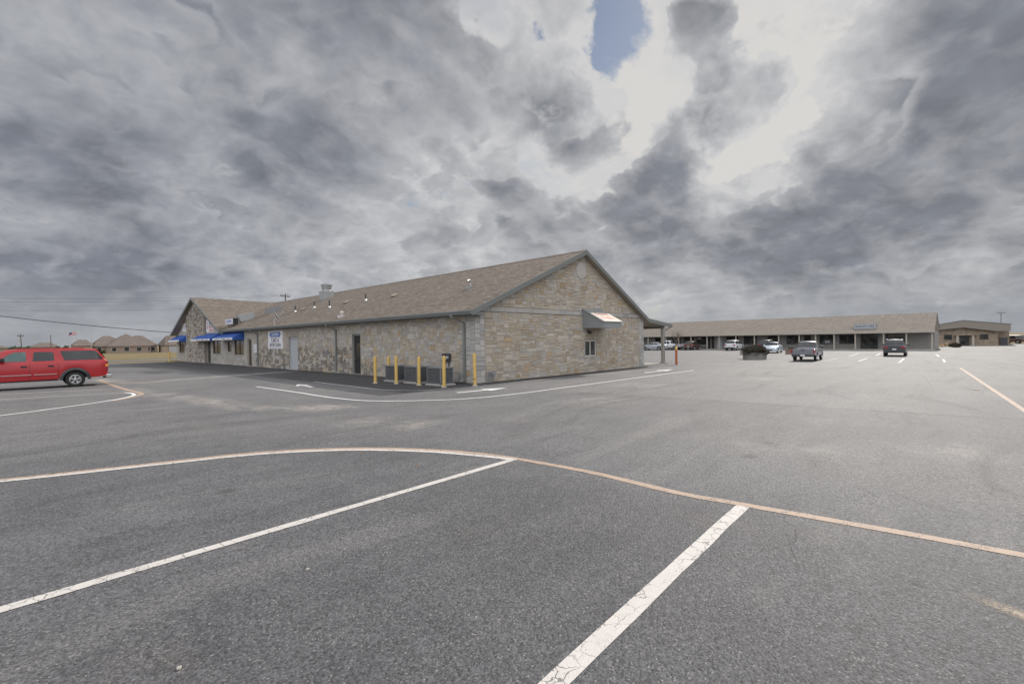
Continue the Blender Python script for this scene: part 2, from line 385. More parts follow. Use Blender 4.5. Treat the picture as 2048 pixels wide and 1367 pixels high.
def paint_mat(name, c1, c2, wear=.5, crack=True):
    m, n, b = new_mat(name)
    tc = n.add('ShaderNodeTexCoord').outputs['Object']
    vo = n.add('ShaderNodeTexVoronoi', {'Vector': tc, 'Scale': 95.}); sv = n.add('ShaderNodeSeparateColor', {0: vo.outputs['Color']})
    c = n.mix(n.noise(tc, 3.1, 6, .65), (*c1, 1), (*c2, 1))
    c = n.mix(n.m('MULTIPLY', n.step(n.noise(tc, 14, 5, .7), .5, .75), .35), c, (.30, .27, .24, 1))
    wr = n.m('ADD', n.m('MULTIPLY', n.noise(tc, 5, 6, .7), .72), n.m('MULTIPLY', sv.outputs[0], .28))
    c = n.mix(n.step(wr, .74 - .22 * wear, .82 - .22 * wear), c, (.085, .083, .082, 1))
    if crack:
        cv = n.vm('ADD', tc, n.vm('SCALE', n.add('ShaderNodeTexNoise', {'Vector': tc, 'Scale': 9., 'Detail': 4}).outputs['Color'], scale=.11))
        ed = n.add('ShaderNodeTexVoronoi', {'Vector': cv, 'Scale': 6.5}); ed.feature = 'DISTANCE_TO_EDGE'
        ck = n.m('MULTIPLY', n.step(ed.outputs[0], .032, .010), n.step(n.noise(tc, 1.3, 3), .36, .50))
        c = n.mix(n.m('MULTIPLY', ck, .8), c, (.09, .085, .08, 1))
    n.set(b.inputs['Base Color'], c); b.inputs['Roughness'].default_value = .7
    n.set(b.inputs['Normal'], n.bump(n.m('SUBTRACT', 1., vo.outputs['Distance']), .4, .008))
    return m
def glass_mat(name, tint=(.018, .022, .024), var=(.06, .055, .05), rough=.05):
    m, n, b = new_mat(name)
    tc = n.add('ShaderNodeTexCoord').outputs['Object']
    n.set(b.inputs['Base Color'], n.mix(n.step(n.noise(tc, 1.7, 3), .45, .62), (*tint, 1), (*var, 1)))
    b.inputs['Roughness'].default_value = rough; b.inputs['Specular IOR Level'].default_value = .6
    return m
def grass_mat():
    m, n, b = new_mat('dry_grass')
    tc = n.add('ShaderNodeTexCoord').outputs['Object']
    a = n.noise(tc, .05, 6, .65); d = n.noise(tc, .9, 6, .7)
    c = n.mix(n.step(a, .38, .62), (.235, .178, .105, 1), (.150, .140, .072, 1))
    c = n.mix(n.m('MULTIPLY', n.step(d, .4, .7), .5), c, (.275, .21, .13, 1))
    n.set(b.inputs['Base Color'], c); b.inputs['Roughness'].default_value = .95; b.inputs['Specular IOR Level'].default_value = .1
    n.set(b.inputs['Normal'], n.bump(n.noise(tc, 9, 6, .7), .8, .15))
    return m
def leaf_mat(name, c1, c2):
    m, n, b = new_mat(name)
    at = n.add('ShaderNodeVertexColor', layer_name='Col')
    sp = n.add('ShaderNodeSeparateColor', {0: at.outputs[0]})
    n.set(b.inputs['Base Color'], n.mix(sp.outputs[0], (*c1, 1), (*c2, 1))); b.inputs['Roughness'].default_value = .8
    b.inputs['Specular IOR Level'].default_value = .2
    return m

M = {}
M['stone'] = stone_mat()
M['mortar'] = mat('mortar', (.265, .235, .20), .95, var=.25, vscale=6, bump=.4)
M['shingle'] = shingle_mat('brown_shingles', (.102, .086, .071), (.163, .137, .112), (.228, .195, .165))
M['shingle2'] = shingle_mat('tan_shingles', (.155, .135, .112), (.21, .184, .155), (.265, .234, .198))
M['shingle3'] = shingle_mat('grey_brown_shingles', (.12, .10, .085), (.165, .138, .12), (.21, .175, .15))
M['asphalt'] = asphalt_mat()
M['white_paint'] = paint_mat('white_road_paint', (.62, .585, .55), (.50, .465, .435), .42)
M['white_paint2'] = paint_mat('fresh_white_road_paint', (.78, .77, .74), (.66, .65, .62), .1, False)
M['tan_paint'] = paint_mat('faded_tan_road_paint', (.46, .335, .25), (.34, .25, .19), .7, False)
M['tar'] = mat('tar_seam', (.06, .057, .055), .7, var=.3, vscale=6)
M['spot_paint'] = paint_mat('worn_cream_road_paint', (.40, .35, .26), (.27, .24, .19), .95, False)
M['pale_paint'] = paint_mat('faded_white_road_paint', (.58, .57, .56), (.42, .41, .40), .6, False)
M['trim'] = mat('grey_green_trim', (.16, .167, .158), .55, var=.12, vscale=1.5)
M['gutter'] = mat('gutter_metal', (.165, .175, .172), .45, var=.15, vscale=1.2)
M['soffit'] = mat('soffit_paint', (.34, .29, .23), .8)
M['door_grey'] = mat('grey_door_paint', (.36, .37, .38), .5, var=.06)
M['door_frame'] = mat('dark_door_frame', (.10, .095, .085), .5)
M['dark_in'] = mat('dark_interior', (.02, .019, .018), .9)
M['white_frame'] = mat('white_frame_paint', (.52, .50, .48), .5)
M['bronze'] = mat('bronze_frame', (.035, .028, .024), .4)
M['glass'] = glass_mat('window_glass')
M['glass_warm'] = glass_mat('shop_glass', (.03, .03, .03), (.10, .06, .05))
M['awning'] = mat('blue_awning_canvas', (.018, .075, .30), .75, var=.18, vscale=2.5, bump=.15, bscale=200)
M['valance'] = mat('white_awning_valance', (.62, .62, .63), .8, var=.08, vscale=4)
M['grey_txt'] = mat('grey_sign_print', (.22, .22, .24), .8)
M['sign_white'] = mat('white_sign_face', (.66, .65, .68), .6, var=.08, vscale=2)
M['blue_txt'] = mat('blue_sign_print', (.05, .13, .36), .6)
M['black_txt'] = mat('black_sign_print', (.02, .02, .025), .6)
M['canopy_sign'] = mat('weathered_cream_sign', (.50, .45, .395), .7, var=.12, vscale=5)
M['red_txt'] = mat('red_sign_print', (.34, .05, .045), .7, var=.3, vscale=6)
M['pink_txt'] = mat('faded_red_sign_print', (.62, .25, .17), .7, var=.25, vscale=8)
M['metal'] = mat('galvanized_metal', (.42, .43, .43), .4, .6, var=.15)
M['metal_dull'] = mat('dull_grey_metal', (.24, .25, .255), .5, .2, var=.12)
M['canopy'] = mat('grey_corrugated_metal', (.27, .28, .28), .5, .25, var=.1)
M['black'] = mat('black_plastic', (.015, .015, .016), .5)
M['bollard'] = mat('yellow_bollard_paint', (.52, .345, .10), .6, var=.2, vscale=5, bump=.1)
M['rust'] = mat('rusty_orange_paint', (.36, .10, .035), .8, var=.35, vscale=6, bump=.3)
M['concrete'] = mat('concrete', (.36, .34, .31), .9, var=.15, vscale=2, bump=.3)
M['grass'] = grass_mat()
M['ac'] = mat('condenser_grille', (.055, .058, .063), .5, .2, var=.12, vscale=8)
M['ac_edge'] = mat('condenser_frame', (.20, .205, .21), .5, .2)

# ------------------------------------------------------------------ ground
def seg_d(p, poly):
    best = 1e9
    for a, b in zip(poly[:-1], poly[1:]):
        ax, ay = a; bx_, by = b; dx, dy = bx_ - ax, by - ay
        t = max(0, min(1, ((p[0] - ax) * dx + (p[1] - ay) * dy) / (dx * dx + dy * dy + 1e-9)))
        best = min(best, math.hypot(p[0] - ax - dx * t, p[1] - ay - dy * t))
    return best
def sst(x, a, b):
    t = max(0, min(1, (x - a) / (b - a))); return t * t * (3 - 2 * t)
TANC0 = [(-30, -1.5), (-20, -3.9), (-17.5, -5.0), (-15.05, -6.0), (-13.3, -6.6), (-11.9, -7.08), (-10.9, -7.75), (-10.15, -8.52), (-9.5, -9.55), (-9.1, -10.6), (-8.9, -12)]
def itp_(T, x):
    if x <= T[0][0]: return T[0][1]
    for (a, p), (b, q) in zip(T[:-1], T[1:]):
        if x <= b: return p + (q - p) * (x - a) / (b - a)
    return T[-1][1]
def make_ground():
    g = MB(); g.face([(-3000, -3000, -.02), (3000, -3000, -.02), (3000, 3000, -.02), (-3000, 3000, -.02)])
    struct('ground', g, M['grass'])
    us = [-120, -90, -70, -55, -45, -38, -32, -27, -24] + [-22 + .4 * i for i in range(int(48 / .4) + 1)] + [28 + 2 * i for i in range(38)]
    vs = [-160, -120, -90, -70, -55, -45, -38, -32, -27, -24] + [-22 + .4 * i for i in range(int(46 / .4) + 1)] + [26 + 1.5 * i for i in range(18)]
    vs = [v for v in vs if v < 51.5] + [51.5]
    S1 = [(-11.0, 21.5), (-10.8, 16.5), (-9.7, 15.6), (-8.0, 16.9), (-6.7, 16.9), (-4.8, 17.7), (-1.9, 18.2)]
    S2 = [(-11.0, 12.), (-11.0, 8.4), (-10.5, 6.6), (-10.1, 3.7), (-10.0, 1.9), (-9.8, .3), (-9.3, -.8), (-8.6, -1.6), (-7.7, -2.6)]
    blobs = [(-8.8, -5.4, 1.1, .5), (-8.3, -6.9, .8, .55), (-9.9, 2.4, .9, .5), (-1.7, -7.9, 1.8, .35), (3.5, -6.4, 1.8, .35), (-4.0, -16.4, 1.2, .4), (-5.1, -14.8, .9, .4), (-5.5, -13.7, .6, .4), (9.4, -9.6, .9, .5), (-8.3, -2.3, 1.0, .5)]
    verts = []; cols = []
    for v in vs:
        for u in us:
            verts.append((u, v, 0))
            nz = mn.noise(Vector((u * .3, v * .3, 1.3))) ; n2 = mn.noise(Vector((u * 1.1, v * 1.1, 5.1)))
            wob = .35 * nz + .2 * n2
            dust = .8 * sst(seg_d((u, v), S1) + wob, .9, .1) + .55 * sst(seg_d((u, v), S2) + wob, .7, .05)
            for (bx_, by, r, a) in blobs: dust += a * sst(math.hypot(u - bx_, v - by) + wob, r, r * .2)
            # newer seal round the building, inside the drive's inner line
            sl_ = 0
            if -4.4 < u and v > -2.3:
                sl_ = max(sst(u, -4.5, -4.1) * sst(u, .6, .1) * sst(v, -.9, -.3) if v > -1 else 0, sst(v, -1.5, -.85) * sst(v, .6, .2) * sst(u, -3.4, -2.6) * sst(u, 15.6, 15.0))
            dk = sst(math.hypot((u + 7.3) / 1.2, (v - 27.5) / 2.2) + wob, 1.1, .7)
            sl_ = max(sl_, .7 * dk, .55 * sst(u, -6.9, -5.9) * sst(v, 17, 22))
            sl_ = max(sl_, .3 * (1 - sst(u + wob, -9.6, -8.6)) * sst(-v - wob, 10.9, 12.5))
            seam_u = -.22 - .1 * (v + 4.6) if v < -4.6 else (-.15)
            lane = max(sst(u + 1.6 * wob, -10.2, -6.0), sst(v - itp_([(p[0], p[1]) for p in TANC0], min(u, -8.9)) + 1.6 * wob, -.8, 3.5))
            old = .06 + lane * (.30 + .18 * nz) + .22 * sst(u - seam_u, -.15, .15) * (1 if v < -4.5 else 0)
            old += .12 * sst(u + 3 * wob, 3, 14) * (1 if v < -2 else 0) + .06 * sst(u + 3 * wob, 14, 34)
            old += .14 * sst(v, -4, 8) * sst(u, -6, -9) - .15 * sst(v, 20, 32) * (u < 0)
            if u > 1.2 + (v + 17) * .35 and v < -15.2 + wob * .1 and u < 15: old *= .82
            cols.append((min(1, max(0, dust)), min(1, max(0, sl_)), min(1, max(0, old)), 1))
    W = len(us)
    faces = [(j * W + i, j * W + i + 1, (j + 1) * W + i + 1, (j + 1) * W + i) for j in range(len(vs) - 1) for i in range(W - 1)]
    me = bpy.data.meshes.new('parking_lot'); me.from_pydata(verts, [], faces)
    ca = me.color_attributes.new('Mask', 'FLOAT_COLOR', 'POINT'); ca.data.foreach_set('color', [x for c in cols for x in c])
    me.materials.append(M['asphalt']); me.update()
    o = bpy.data.objects.new('parking_lot', me); COL.objects.link(o); tag(o, kind='structure')
    # pale kerb along the far edge of the lot, and the street beyond it
    k = MB(); k.box((-120, 51.52, -.02), (-2.2, 51.8, .09)); struct('kerb', k, M['concrete'])
    k = MB(); k.face([(-160, 62, .0), (200, 62, .0), (200, 70, .0), (-160, 70, .0)], uv=None); struct('road', k, mat('street_asphalt', (.13, .125, .12), .8, vscale=.5))
make_ground()

def smooth_line(pts, k=6):
    out = []
    n = len(pts)
    for i in range(n - 1):
        p0 = Vector(pts[max(i - 1, 0)]); p1 = Vector(pts[i]); p2 = Vector(pts[i + 1]); p3 = Vector(pts[min(i + 2, n - 1)])
        for j in range(k):
            t = j / k
            out.append(.5 * ((2 * p1) + (p2 - p0) * t + (2 * p0 - 5 * p1 + 4 * p2 - p3) * t * t + (3 * p1 - p0 - 3 * p2 + p3) * t ** 3))
    out.append(Vector(pts[-1])); return out
def ribbon(name, pts, w, mt, z=.004, curve=True, jag=.006):
    P = smooth_line(pts, 8) if curve and len(pts) > 2 else [Vector(p) for p in pts]
    if len(P) == 2:
        n = max(2, int((P[1] - P[0]).length / .4)); P = [P[0].lerp(P[1], i / n) for i in range(n + 1)]
    g = MB(); L = []
    for i, p in enumerate(P):
        d = (P[min(i + 1, len(P) - 1)] - P[max(i - 1, 0)]).normalized(); q = Vector((-d.y, d.x))
        a = w / 2 + random.uniform(-jag, jag); b = w / 2 + random.uniform(-jag, jag)
        L.append(((p + q * a), (p - q * b)))
    for (a, b), (c, d) in zip(L[:-1], L[1:]):
        g.face([(b.x, b.y, z), (d.x, d.y, z), (c.x, c.y, z), (a.x, a.y, z)])
    return struct(name, g, M[mt])
TANC = [(-20, -3.9), (-17.5, -5.0), (-15.05, -6.0), (-13.3, -6.6), (-11.9, -7.08), (-10.9, -7.75), (-10.15, -8.52), (-9.5, -9.55), (-9.1, -10.6), (-8.95, -11.74), (-8.9, -12.65), (-8.97, -13.9), (-8.88, -14.72), (-8.63, -17), (-8.5, -20), (-8.5, -26)]
ribbon('parking_line', TANC, .14, 'tan_paint')
ribbon('parking_line', [(-20, -4.02), (-17.5, -5.12), (-15.05, -6.12), (-13.34, -6.72), (-11.98, -7.2), (-11.0, -7.85), (-10.27, -8.6), (-9.63, -9.6), (-9.24, -10.6), (-9.1, -11.12)], .13, 'white_paint', z=.0065)
ribbon('parking_line', [(-9.05, -11.09), (-20, -11.45)], .125, 'white_paint', z=.0055, curve=False)
ribbon('parking_line', [(-8.95, -14.68), (-20, -15.29)], .142, 'white_paint', curve=False)
ribbon('parking_line', [(-8.5, -18.35), (-20, -19.2)], .12, 'white_paint', curve=False)
ribbon('parking_line', [(0, -17.79), (3.03, -17.56), (22.92, -16.04)], .13, 'tan_paint', curve=False)
def faded_paint(name, c):
    m, n, b = new_mat(name)
    at = n.add('ShaderNodeVertexColor', layer_name='Col'); tc = n.add('ShaderNodeTexCoord').outputs['Object']
    b.inputs['Base Color'].default_value = (*c, 1); b.inputs['Roughness'].default_value = .8
    sp = n.add('ShaderNodeSeparateColor', {0: at.outputs[0]})
    n.set(b.inputs['Alpha'], n.m('MULTIPLY', sp.outputs[0], n.m('ADD', .35, n.step(n.noise(tc, 40, 4, .7), .35, .65)), clamp=True))
    return m
g = MB(); t = math.radians(-112); ring = []
for r in (0, .35, .7, 1.0):
    ring.append([(-9.98 + .36 * r * math.cos(2 * PI * k / 16) * math.cos(t) - .10 * r * math.sin(2 * PI * k / 16) * math.sin(t), -16.92 + .36 * r * math.cos(2 * PI * k / 16) * math.sin(t) + .10 * r * math.sin(2 * PI * k / 16) * math.cos(t), .004) for k in range(16)])
for q, al in ((0, .75), (1, .5), (2, .18)):
    for k in range(16): g.face([ring[q][k], ring[q][(k + 1) % 16], ring[q + 1][(k + 1) % 16], ring[q + 1][k]][(1 if q == 0 else 0):] if q else [ring[0][0], ring[1][(k + 1) % 16], ring[1][k]][::-1], col=(al, al, al, 1))
struct('paint_spot', g, faded_paint('worn_cream_road_paint', (.40, .33, .255)))
ribbon('parking_line', [(-19, 1.9), (-15.11, 4.07), (-14.01, 4.82), (-12.67, 5.92), (-11.87, 6.9), (-11.42, 7.9), (-11.36, 8.9), (-11.5, 9.6)], .13, 'white_paint2', z=.0065)
ribbon('parking_line', [(-12.3, 6.1), (-11.65, 6.9), (-11.18, 7.95), (-11.1, 9.0), (-11.15, 10.2), (-11.22, 12.0), (-11.25, 14.2), (-11.25, 17), (-11.2, 21)], .2, 'tan_paint', z=.0045)
ribbon('parking_line', [(-11.5, 9.55), (-19, 11.5)], .11, 'pale_paint', z=.0055, curve=False)
ribbon('parking_line', [(-11.75, 12.4), (-19, 15.0)], .11, 'pale_paint', z=.0055, curve=False)
ribbon('lane_line', [(-6.92, 7.6), (-6.8, 3.4), (-6.8, .5), (-6.45, -1.7), (-5.3, -3.15), (-3.76, -4.12), (-1.46, -4.43), (0.5, -4.42), (6, -4.42), (13.67, -4.43)], .105, 'white_paint2')
ribbon('lane_line', [(-4.05, 7.95), (-4.12, 3.9), (-4.1, 1.1), (-3.2, -.42), (-2.1, -.82), (-.83, -.95), (4.07, -1.12), (12.3, -1.95), (15.4, -2.2)], .10, 'pale_paint')
for a, b in (((38.99, -8.24), (47.9, -7.74)), ((29.1, -10.38), (34.9, -10.17)), ((40.94, -10.02), (48.4, -9.5)), ((27.8, -12.86), (34.8, -12.56)), ((46.4, -13.98), (39.8, -14.5)), ((34.76, -14.9), (29.67, -15.18)), ((28.4, -8.1), (33.1, -8.36))):
    ribbon('parking_line', [a, b], .13, 'white_paint', curve=False)
def arrow(loc, rz, L=2.2, kind='up'):
    g = MB(); z = .005; w = .09
    R = Matrix.Rotation(rz, 3, 'Z')
    def f(pts): g.face([tuple((R @ Vector((x, y, 0)) + Vector((loc[0], loc[1], z)))) for x, y in pts])
    f([(-L / 2, -w), (L * .05, -w), (L * .05, w), (-L / 2, w)])
    f([(L * .05, -.36), (L / 2, 0), (L * .05, .36)])
    return struct('lane_arrow', g, M['white_paint2'])
arrow((-5.3, 6.1), math.radians(84)); arrow((-1.75, -2.42), math.radians(-6), 2.5); arrow((12.1, -3.0), 0, 3.6)
# seam where the older slab of asphalt meets the newer one: a sunken tar joint
for pts in ([(-.22, -4.7), (.1, -9.6), (.83, -15.95), (1.27, -17.5), (2.3, -24)], [(.83, -15.9), (4, -15.8), (7.6, -15.64), (11, -15.3), (15.4, -14.85)]):
    g = MB(); P = [Vector(p) for p in pts]; Q = []
    for a, b in zip(P[:-1], P[1:]):
        n = max(1, int((b - a).length / .25)); Q += [a.lerp(b, i / n) for i in range(n)]
    Q.append(P[-1])
    L = []
    for i, p in enumerate(Q):
        d = (Q[min(i + 1, len(Q) - 1)] - Q[max(i - 1, 0)]).normalized(); q = Vector((-d.y, d.x)); s = .02 * mn.noise(Vector((p.x * 2, p.y * 2, 0)))
        w = .008 + .007 * random.random(); L.append((p + q * (w + s), p - q * (w - s)))
    for (a, b), (c, d) in zip(L[:-1], L[1:]): g.face([(b.x, b.y, .003), (d.x, d.y, .003), (c.x, c.y, .003), (a.x, a.y, .003)])
    struct('tar_joint', g, M['tar'])

# ------------------------------------------------------------------ the stone building
def clip(poly, a, b, c):            # keep a*x + b*z <= c
    out = []
    for i in range(len(poly)):
        p, q = poly[i], poly[(i + 1) % len(poly)]
        fp, fq = a * p[0] + b * p[1] - c, a * q[0] + b * q[1] - c
        if fp <= 0: out.append(p)
        if (fp < 0 < fq) or (fq < 0 < fp):
            t = fp / (fp - fq); out.append((p[0] + (q[0] - p[0]) * t, p[1] + (q[1] - p[1]) * t))
    return out
PAL_TAN = [(.40, .345, .275), (.385, .33, .26), (.42, .365, .30), (.36, .31, .245), (.40, .365, .32), (.45, .41, .36), (.39, .365, .335), (.385, .325, .25), (.43, .385, .325), (.375, .335, .285)]
PAL_GREY = [(.36, .35, .335), (.395, .38, .355), (.33, .325, .315), (.42, .40, .375)]
PAL_MIX = [(.38, .345, .295), (.355, .31, .25), (.40, .37, .325), (.335, .30, .255), (.41, .385, .35), (.37, .355, .34), (.345, .32, .30), (.39, .335, .26)]
PAL_SMOOTH = [(.37, .35, .32), (.385, .365, .335), (.355, .34, .31), (.375, .35, .315)]
def ashlar(mb, x0, x1, z0, z1, place, holes, opts, pal, pit=lambda x, z: 0, clips=(), cw=.1, ch=.1, gap=.007, dep=.02, jit=.25, rare=.03, rng=None):
    rng = rng or random
    nx = max(1, int(round((x1 - x0) / cw))); nz = max(1, int(round((z1 - z0) / ch)))
    cw = (x1 - x0) / nx; ch = (z1 - z0) / nz
    occ = [[False] * nx for _ in range(nz)]
    for (a, b, c, d) in holes:
        for j in range(nz):
            for i in range(nx):
                cxx = x0 + (i + .5) * cw; cz_ = z0 + (j + .5) * ch
                if a < cxx < b and c < cz_ < d: occ[j][i] = True
    for j in range(nz):
        for i in range(nx):
            if occ[j][i]: continue
            w, h = rng.choice(opts)
            k = 0
            while k < w and i + k < nx and not occ[j][i + k]: k += 1
            w = k
            h = min(h, nz - j)
            kk = 1
            while kk < h and all(not occ[j + kk][i + q] for q in range(w)): kk += 1
            h = kk
            for a in range(h):
                for b in range(w): occ[j + a][i + b] = True
            xa, xb, za, zb = x0 + i * cw, x0 + (i + w) * cw, z0 + j * ch, z0 + (j + h) * ch
            jx = lambda: rng.uniform(-jit, jit) * gap
            xa, xb, za, zb = xa + gap * .5 + jx(), xb - gap * .5 + jx(), za + gap * .5 + jx(), zb - gap * .5 + jx()
            poly = [(xa, za), (xb, za), (xb, zb), (xa, zb)]
            for cl in clips:
                poly = clip(poly, *cl)
                if len(poly) < 3: break
            if len(poly) < 3: continue
            mx = sum(p[0] for p in poly) / len(poly); mz = sum(p[1] for p in poly) / len(poly)
            W = max(.04, max(p[0] for p in poly) - min(p[0] for p in poly)); H = max(.03, max(p[1] for p in poly) - min(p[1] for p in poly))
            sx, sz = 1 - min(.5, .022 / W), 1 - min(.5, .022 / H)
            d = dep * rng.uniform(.55, 1.35)
            c = Vector(rng.choice(pal)) * rng.uniform(.9, 1.1)
            if rng.random() < rare: c = Vector((.39, .30, .20)) * rng.uniform(.85, 1.1)
            col = (c.x, c.y, c.z, max(0, min(1, pit(mx, mz) * rng.choice((.15, .5, 1., 1.25)))))
            top = [place(mx + (x - mx) * sx, mz + (z - mz) * sz, d + rng.uniform(-.004, .004)) for x, z in poly]
            bot = [place(x, z, 0.001) for x, z in poly]
            mb.face(top, col=col)
            for q in range(len(poly)):
                r = (q + 1) % len(poly)
                mb.face([bot[q], bot[r], top[r], top[q]], col=col)
def wall_sheet(mb, x0, x1, topf, holes, place, depth=.16, brk=(), mi=0, z0=-.02):
    xs = sorted({x0, x1, *[h[0] for h in holes], *[h[1] for h in holes], *brk}); xs = [x for x in xs if x0 <= x <= x1]
    for a, b in zip(xs[:-1], xs[1:]):
        if b - a < 1e-6: continue
        hs = sorted([h for h in holes if h[0] <= a + 1e-6 and h[1] >= b - 1e-6], key=lambda h: h[2])
        z = z0
        for h in hs:
            if h[2] > z + 1e-6: mb.face([place(a, z, 0), place(b, z, 0), place(b, h[2], 0), place(a, h[2], 0)], mi=mi)
            z = h[3]
        mb.face([place(a, z, 0), place(b, z, 0), place(b, topf(b), 0), place(a, topf(a), 0)], mi=mi)
    for (a, b, c, d) in holes:
        for p, q in (((a, c), (a, d)), ((a, d), (b, d)), ((b, d), (b, c)), ((b, c), (a, c))):
            mb.face([place(p[0], p[1], 0), place(q[0], q[1], 0), place(q[0], q[1], -depth), place(p[0], p[1], -depth)], mi=mi)

M['post'] = mat('taupe_post_paint', (.27, .245, .215), .7)
B = thing('stone_building', 'long tan limestone shop building with a brown shingle roof and a gable end', 'building')
PL = lambda x, z, d: (-d, x, z)                 # street side (x = distance along the wall)
PG = lambda x, z, d: (x, -d, z)                 # gable end
EZ = 3.38
zl = lambda u: EZ + .4212 * (u + .45)
zr = lambda u: 7.15 - .5225 * (u - 8.5) if u < 15.83 else 3.32 - .10 * (u - 15.83)
RT = .13                                         # roof thickness
WIN = [(31.7, 34.3, 1.0, 2.36), (38.65, 41.3, 1.04, 2.4), (53.2, 55.8, 1.03, 2.42)]
SWIN = (35.25, 36.4, 1.27, 2.25)
DARK = (10.5, 11.5, .06, 2.5); GREY = (19.75, 21.35, .06, 2.46); BR = (29.65, 30.7, .06, 2.46); D3 = (42.2, 43.45, .06, 2.4); D4 = (51.25, 52.3, .06, 2.35)
holes = WIN + [SWIN, DARK, GREY, BR, D3, D4]
pv = 47.1
xtop = lambda v: max(3.36, min(7.2 - .392 * abs(v - pv), 7.2)) if 36.9 < v < 57.3 else 3.36
wall = MB()
wall_sheet(wall, 0, 57.3, xtop, holes, PL, .18, brk=(36.9, pv, 57.2), mi=1)
r1 = random.Random(11)
OPT = [(3, 2), (4, 2), (5, 2), (3, 3), (4, 3), (2, 2), (2, 1), (4, 1), (5, 1), (6, 2), (3, 1), (5, 3), (2, 3), (6, 3)]
OPTS = [(2, 1), (2, 2), (3, 1), (3, 2), (1, 1), (4, 1), (2, 1), (1, 2), (4, 2)]
OPTG = [(5, 2), (6, 2), (4, 1), (7, 2), (8, 2), (5, 3), (4, 3), (3, 1), (6, 1), (7, 3), (3, 2), (4, 2), (5, 1), (9, 2), (3, 3), (2, 2), (7, 1), (6, 3)]
def pit_main(v, z):
    a = sst(v, 3, 12) * (1 - sst(z, 1.2, 2.3)) * .95 + .12 * sst(v, 5, 14)
    a += .25 * mn.noise(Vector((v * .35, z * .8, 2.2)))
    if v < 3: a = .05 + max(0, .25 * mn.noise(Vector((v * 1.5, z * 1.5, 4))))
    return a
HM = [(h[0] - .03, h[1] + .03, h[2] - .03, h[3] + .03) for h in holes]
ashlar(wall, .02, .62, 0, 3.32, PL, [], [(6, 3), (3, 3), (6, 2), (3, 2), (6, 4)], PAL_GREY, gap=.01, rng=r1)
ashlar(wall, .64, 28.6, 0, 3.32, PL, HM, OPT, PAL_MIX, pit_main, rare=.02, rng=r1)
ashlar(wall, 28.6, 43.55, 0, 3.3, PL, HM, [(8, 4), (6, 3), (10, 3), (7, 4), (9, 5)], PAL_SMOOTH, lambda v, z: (.75 if v < 29.5 and z < 1.4 else .5 * (z < .5) + .12), gap=.006, dep=.008, rare=0, rng=r1)
ashlar(wall, 51.2, 57.3, 0, 3.3, PL, HM, [(8, 4), (6, 3), (10, 3), (7, 4)], PAL_SMOOTH, lambda v, z: .15, gap=.006, dep=.008, rare=0, rng=r1)
GC = [(.392, 1, 6.98 + .392 * pv), (-.392, 1, 6.98 - .392 * pv)]
ashlar(wall, 37.6, 43.5, 3.3, 7.0, PL, [], [(8, 3), (6, 3), (10, 3), (5, 2)], PAL_SMOOTH, lambda v, z: .2, clips=GC, gap=.006, dep=.008, rare=0, rng=r1)
ashlar(wall, 51.2, 57.0, 3.3, 7.0, PL, [], [(8, 3), (6, 3), (10, 3), (5, 2)], PAL_SMOOTH, lambda v, z: .2, clips=GC, gap=.006, dep=.008, rare=0, rng=r1)
# projecting rubble panel under the cross gable
PJ = lambda x, z, d: (-.25 - d, x, z)
for a, b in ((43.55, 51.1),):
    wall.face([PJ(a, -.02, 0), PJ(b, -.02, 0), PJ(b, xtop(b) - .2, 0), PJ(pv, 6.95, 0), PJ(a, xtop(a) - .2, 0)], mi=1)
    for e in (a, b): wall.face([(-.25, e, -.02), (0, e, -.02), (0, e, xtop(e) - .2), (-.25, e, xtop(e) - .2)], mi=1)
ashlar(wall, 43.57, 51.08, 0, 7.0, PJ, [], OPTS, PAL_MIX + [(.20, .175, .15), (.15, .13, .115), (.30, .25, .19), (.50, .48, .45), (.47, .44, .40), (.18, .16, .14)], lambda v, z: .55 + .25 * mn.noise(Vector((v, z, 0))) + .35 * sst(z, 3.2, 5.5), clips=GC, cw=.095, ch=.095, gap=.02, dep=.035, jit=.6, rng=r1)
wall.build('wall', [M['stone'], M['mortar']], B)
gab = MB()
GW = (8.7, 9.86, .95, 1.9)
UR = 15.75
gtop = lambda u: (zl(u) if u < 8.5 else zr(u)) - RT - .02
wall_sheet(gab, 0, UR, gtop, [GW], PG, .12, brk=(8.5, 15.7), mi=1)
GCL = [(-.4212, 1, EZ + .4212 * .45 - RT - .03), (.5225, 1, 7.15 + .5225 * 8.5 - RT - .03)]
HG = [(GW[0] - .03, GW[1] + .03, GW[2] - .03, GW[3] + .03)]
r2 = random.Random(23)
ashlar(gab, .02, .62, 0, 3.34, PG, [], [(6, 2), (3, 2), (6, 3), (3, 3)], PAL_GREY, gap=.012, rng=r2)
ashlar(gab, .64, 15.1, 0, 3.34, PG, HG, OPTG, PAL_TAN, lambda u, z: .12, cw=.085, ch=.085, gap=.01, rare=.05, rng=r2)
ashlar(gab, 15.12, UR - .02, 0, 3.34, PG, [], [(6, 3), (3, 3), (6, 2)], PAL_GREY, gap=.012, rng=r2)
ashlar(gab, .3, UR, 3.36, 3.6, lambda x, z, d: PG(x, z, d + .03), [], [(9, 3), (7, 3), (12, 3), (5, 3)], PAL_GREY, clips=GCL, gap=.012, rare=0, rng=r2)
ashlar(gab, .9, UR - .3, 3.62, 6.95, PG, [], OPTG, PAL_TAN, lambda u, z: .1, clips=GCL, cw=.085, ch=.085, gap=.01, rare=.05, rng=r2)
gab.build('wall', [M['stone'], M['mortar']], B)
bk = MB()
bk.face([(UR, 0, -.02), (UR, 57.3, -.02), (UR, 57.3, 3.25), (UR, 0, 3.25)])
bk.face([(0, 57.3, -.02), (UR, 57.3, -.02), (UR, 57.3, 3.2), (8.5, 57.3, 7.0), (0, 57.3, 3.2)])
bk.build('wall', M['mortar'], B)
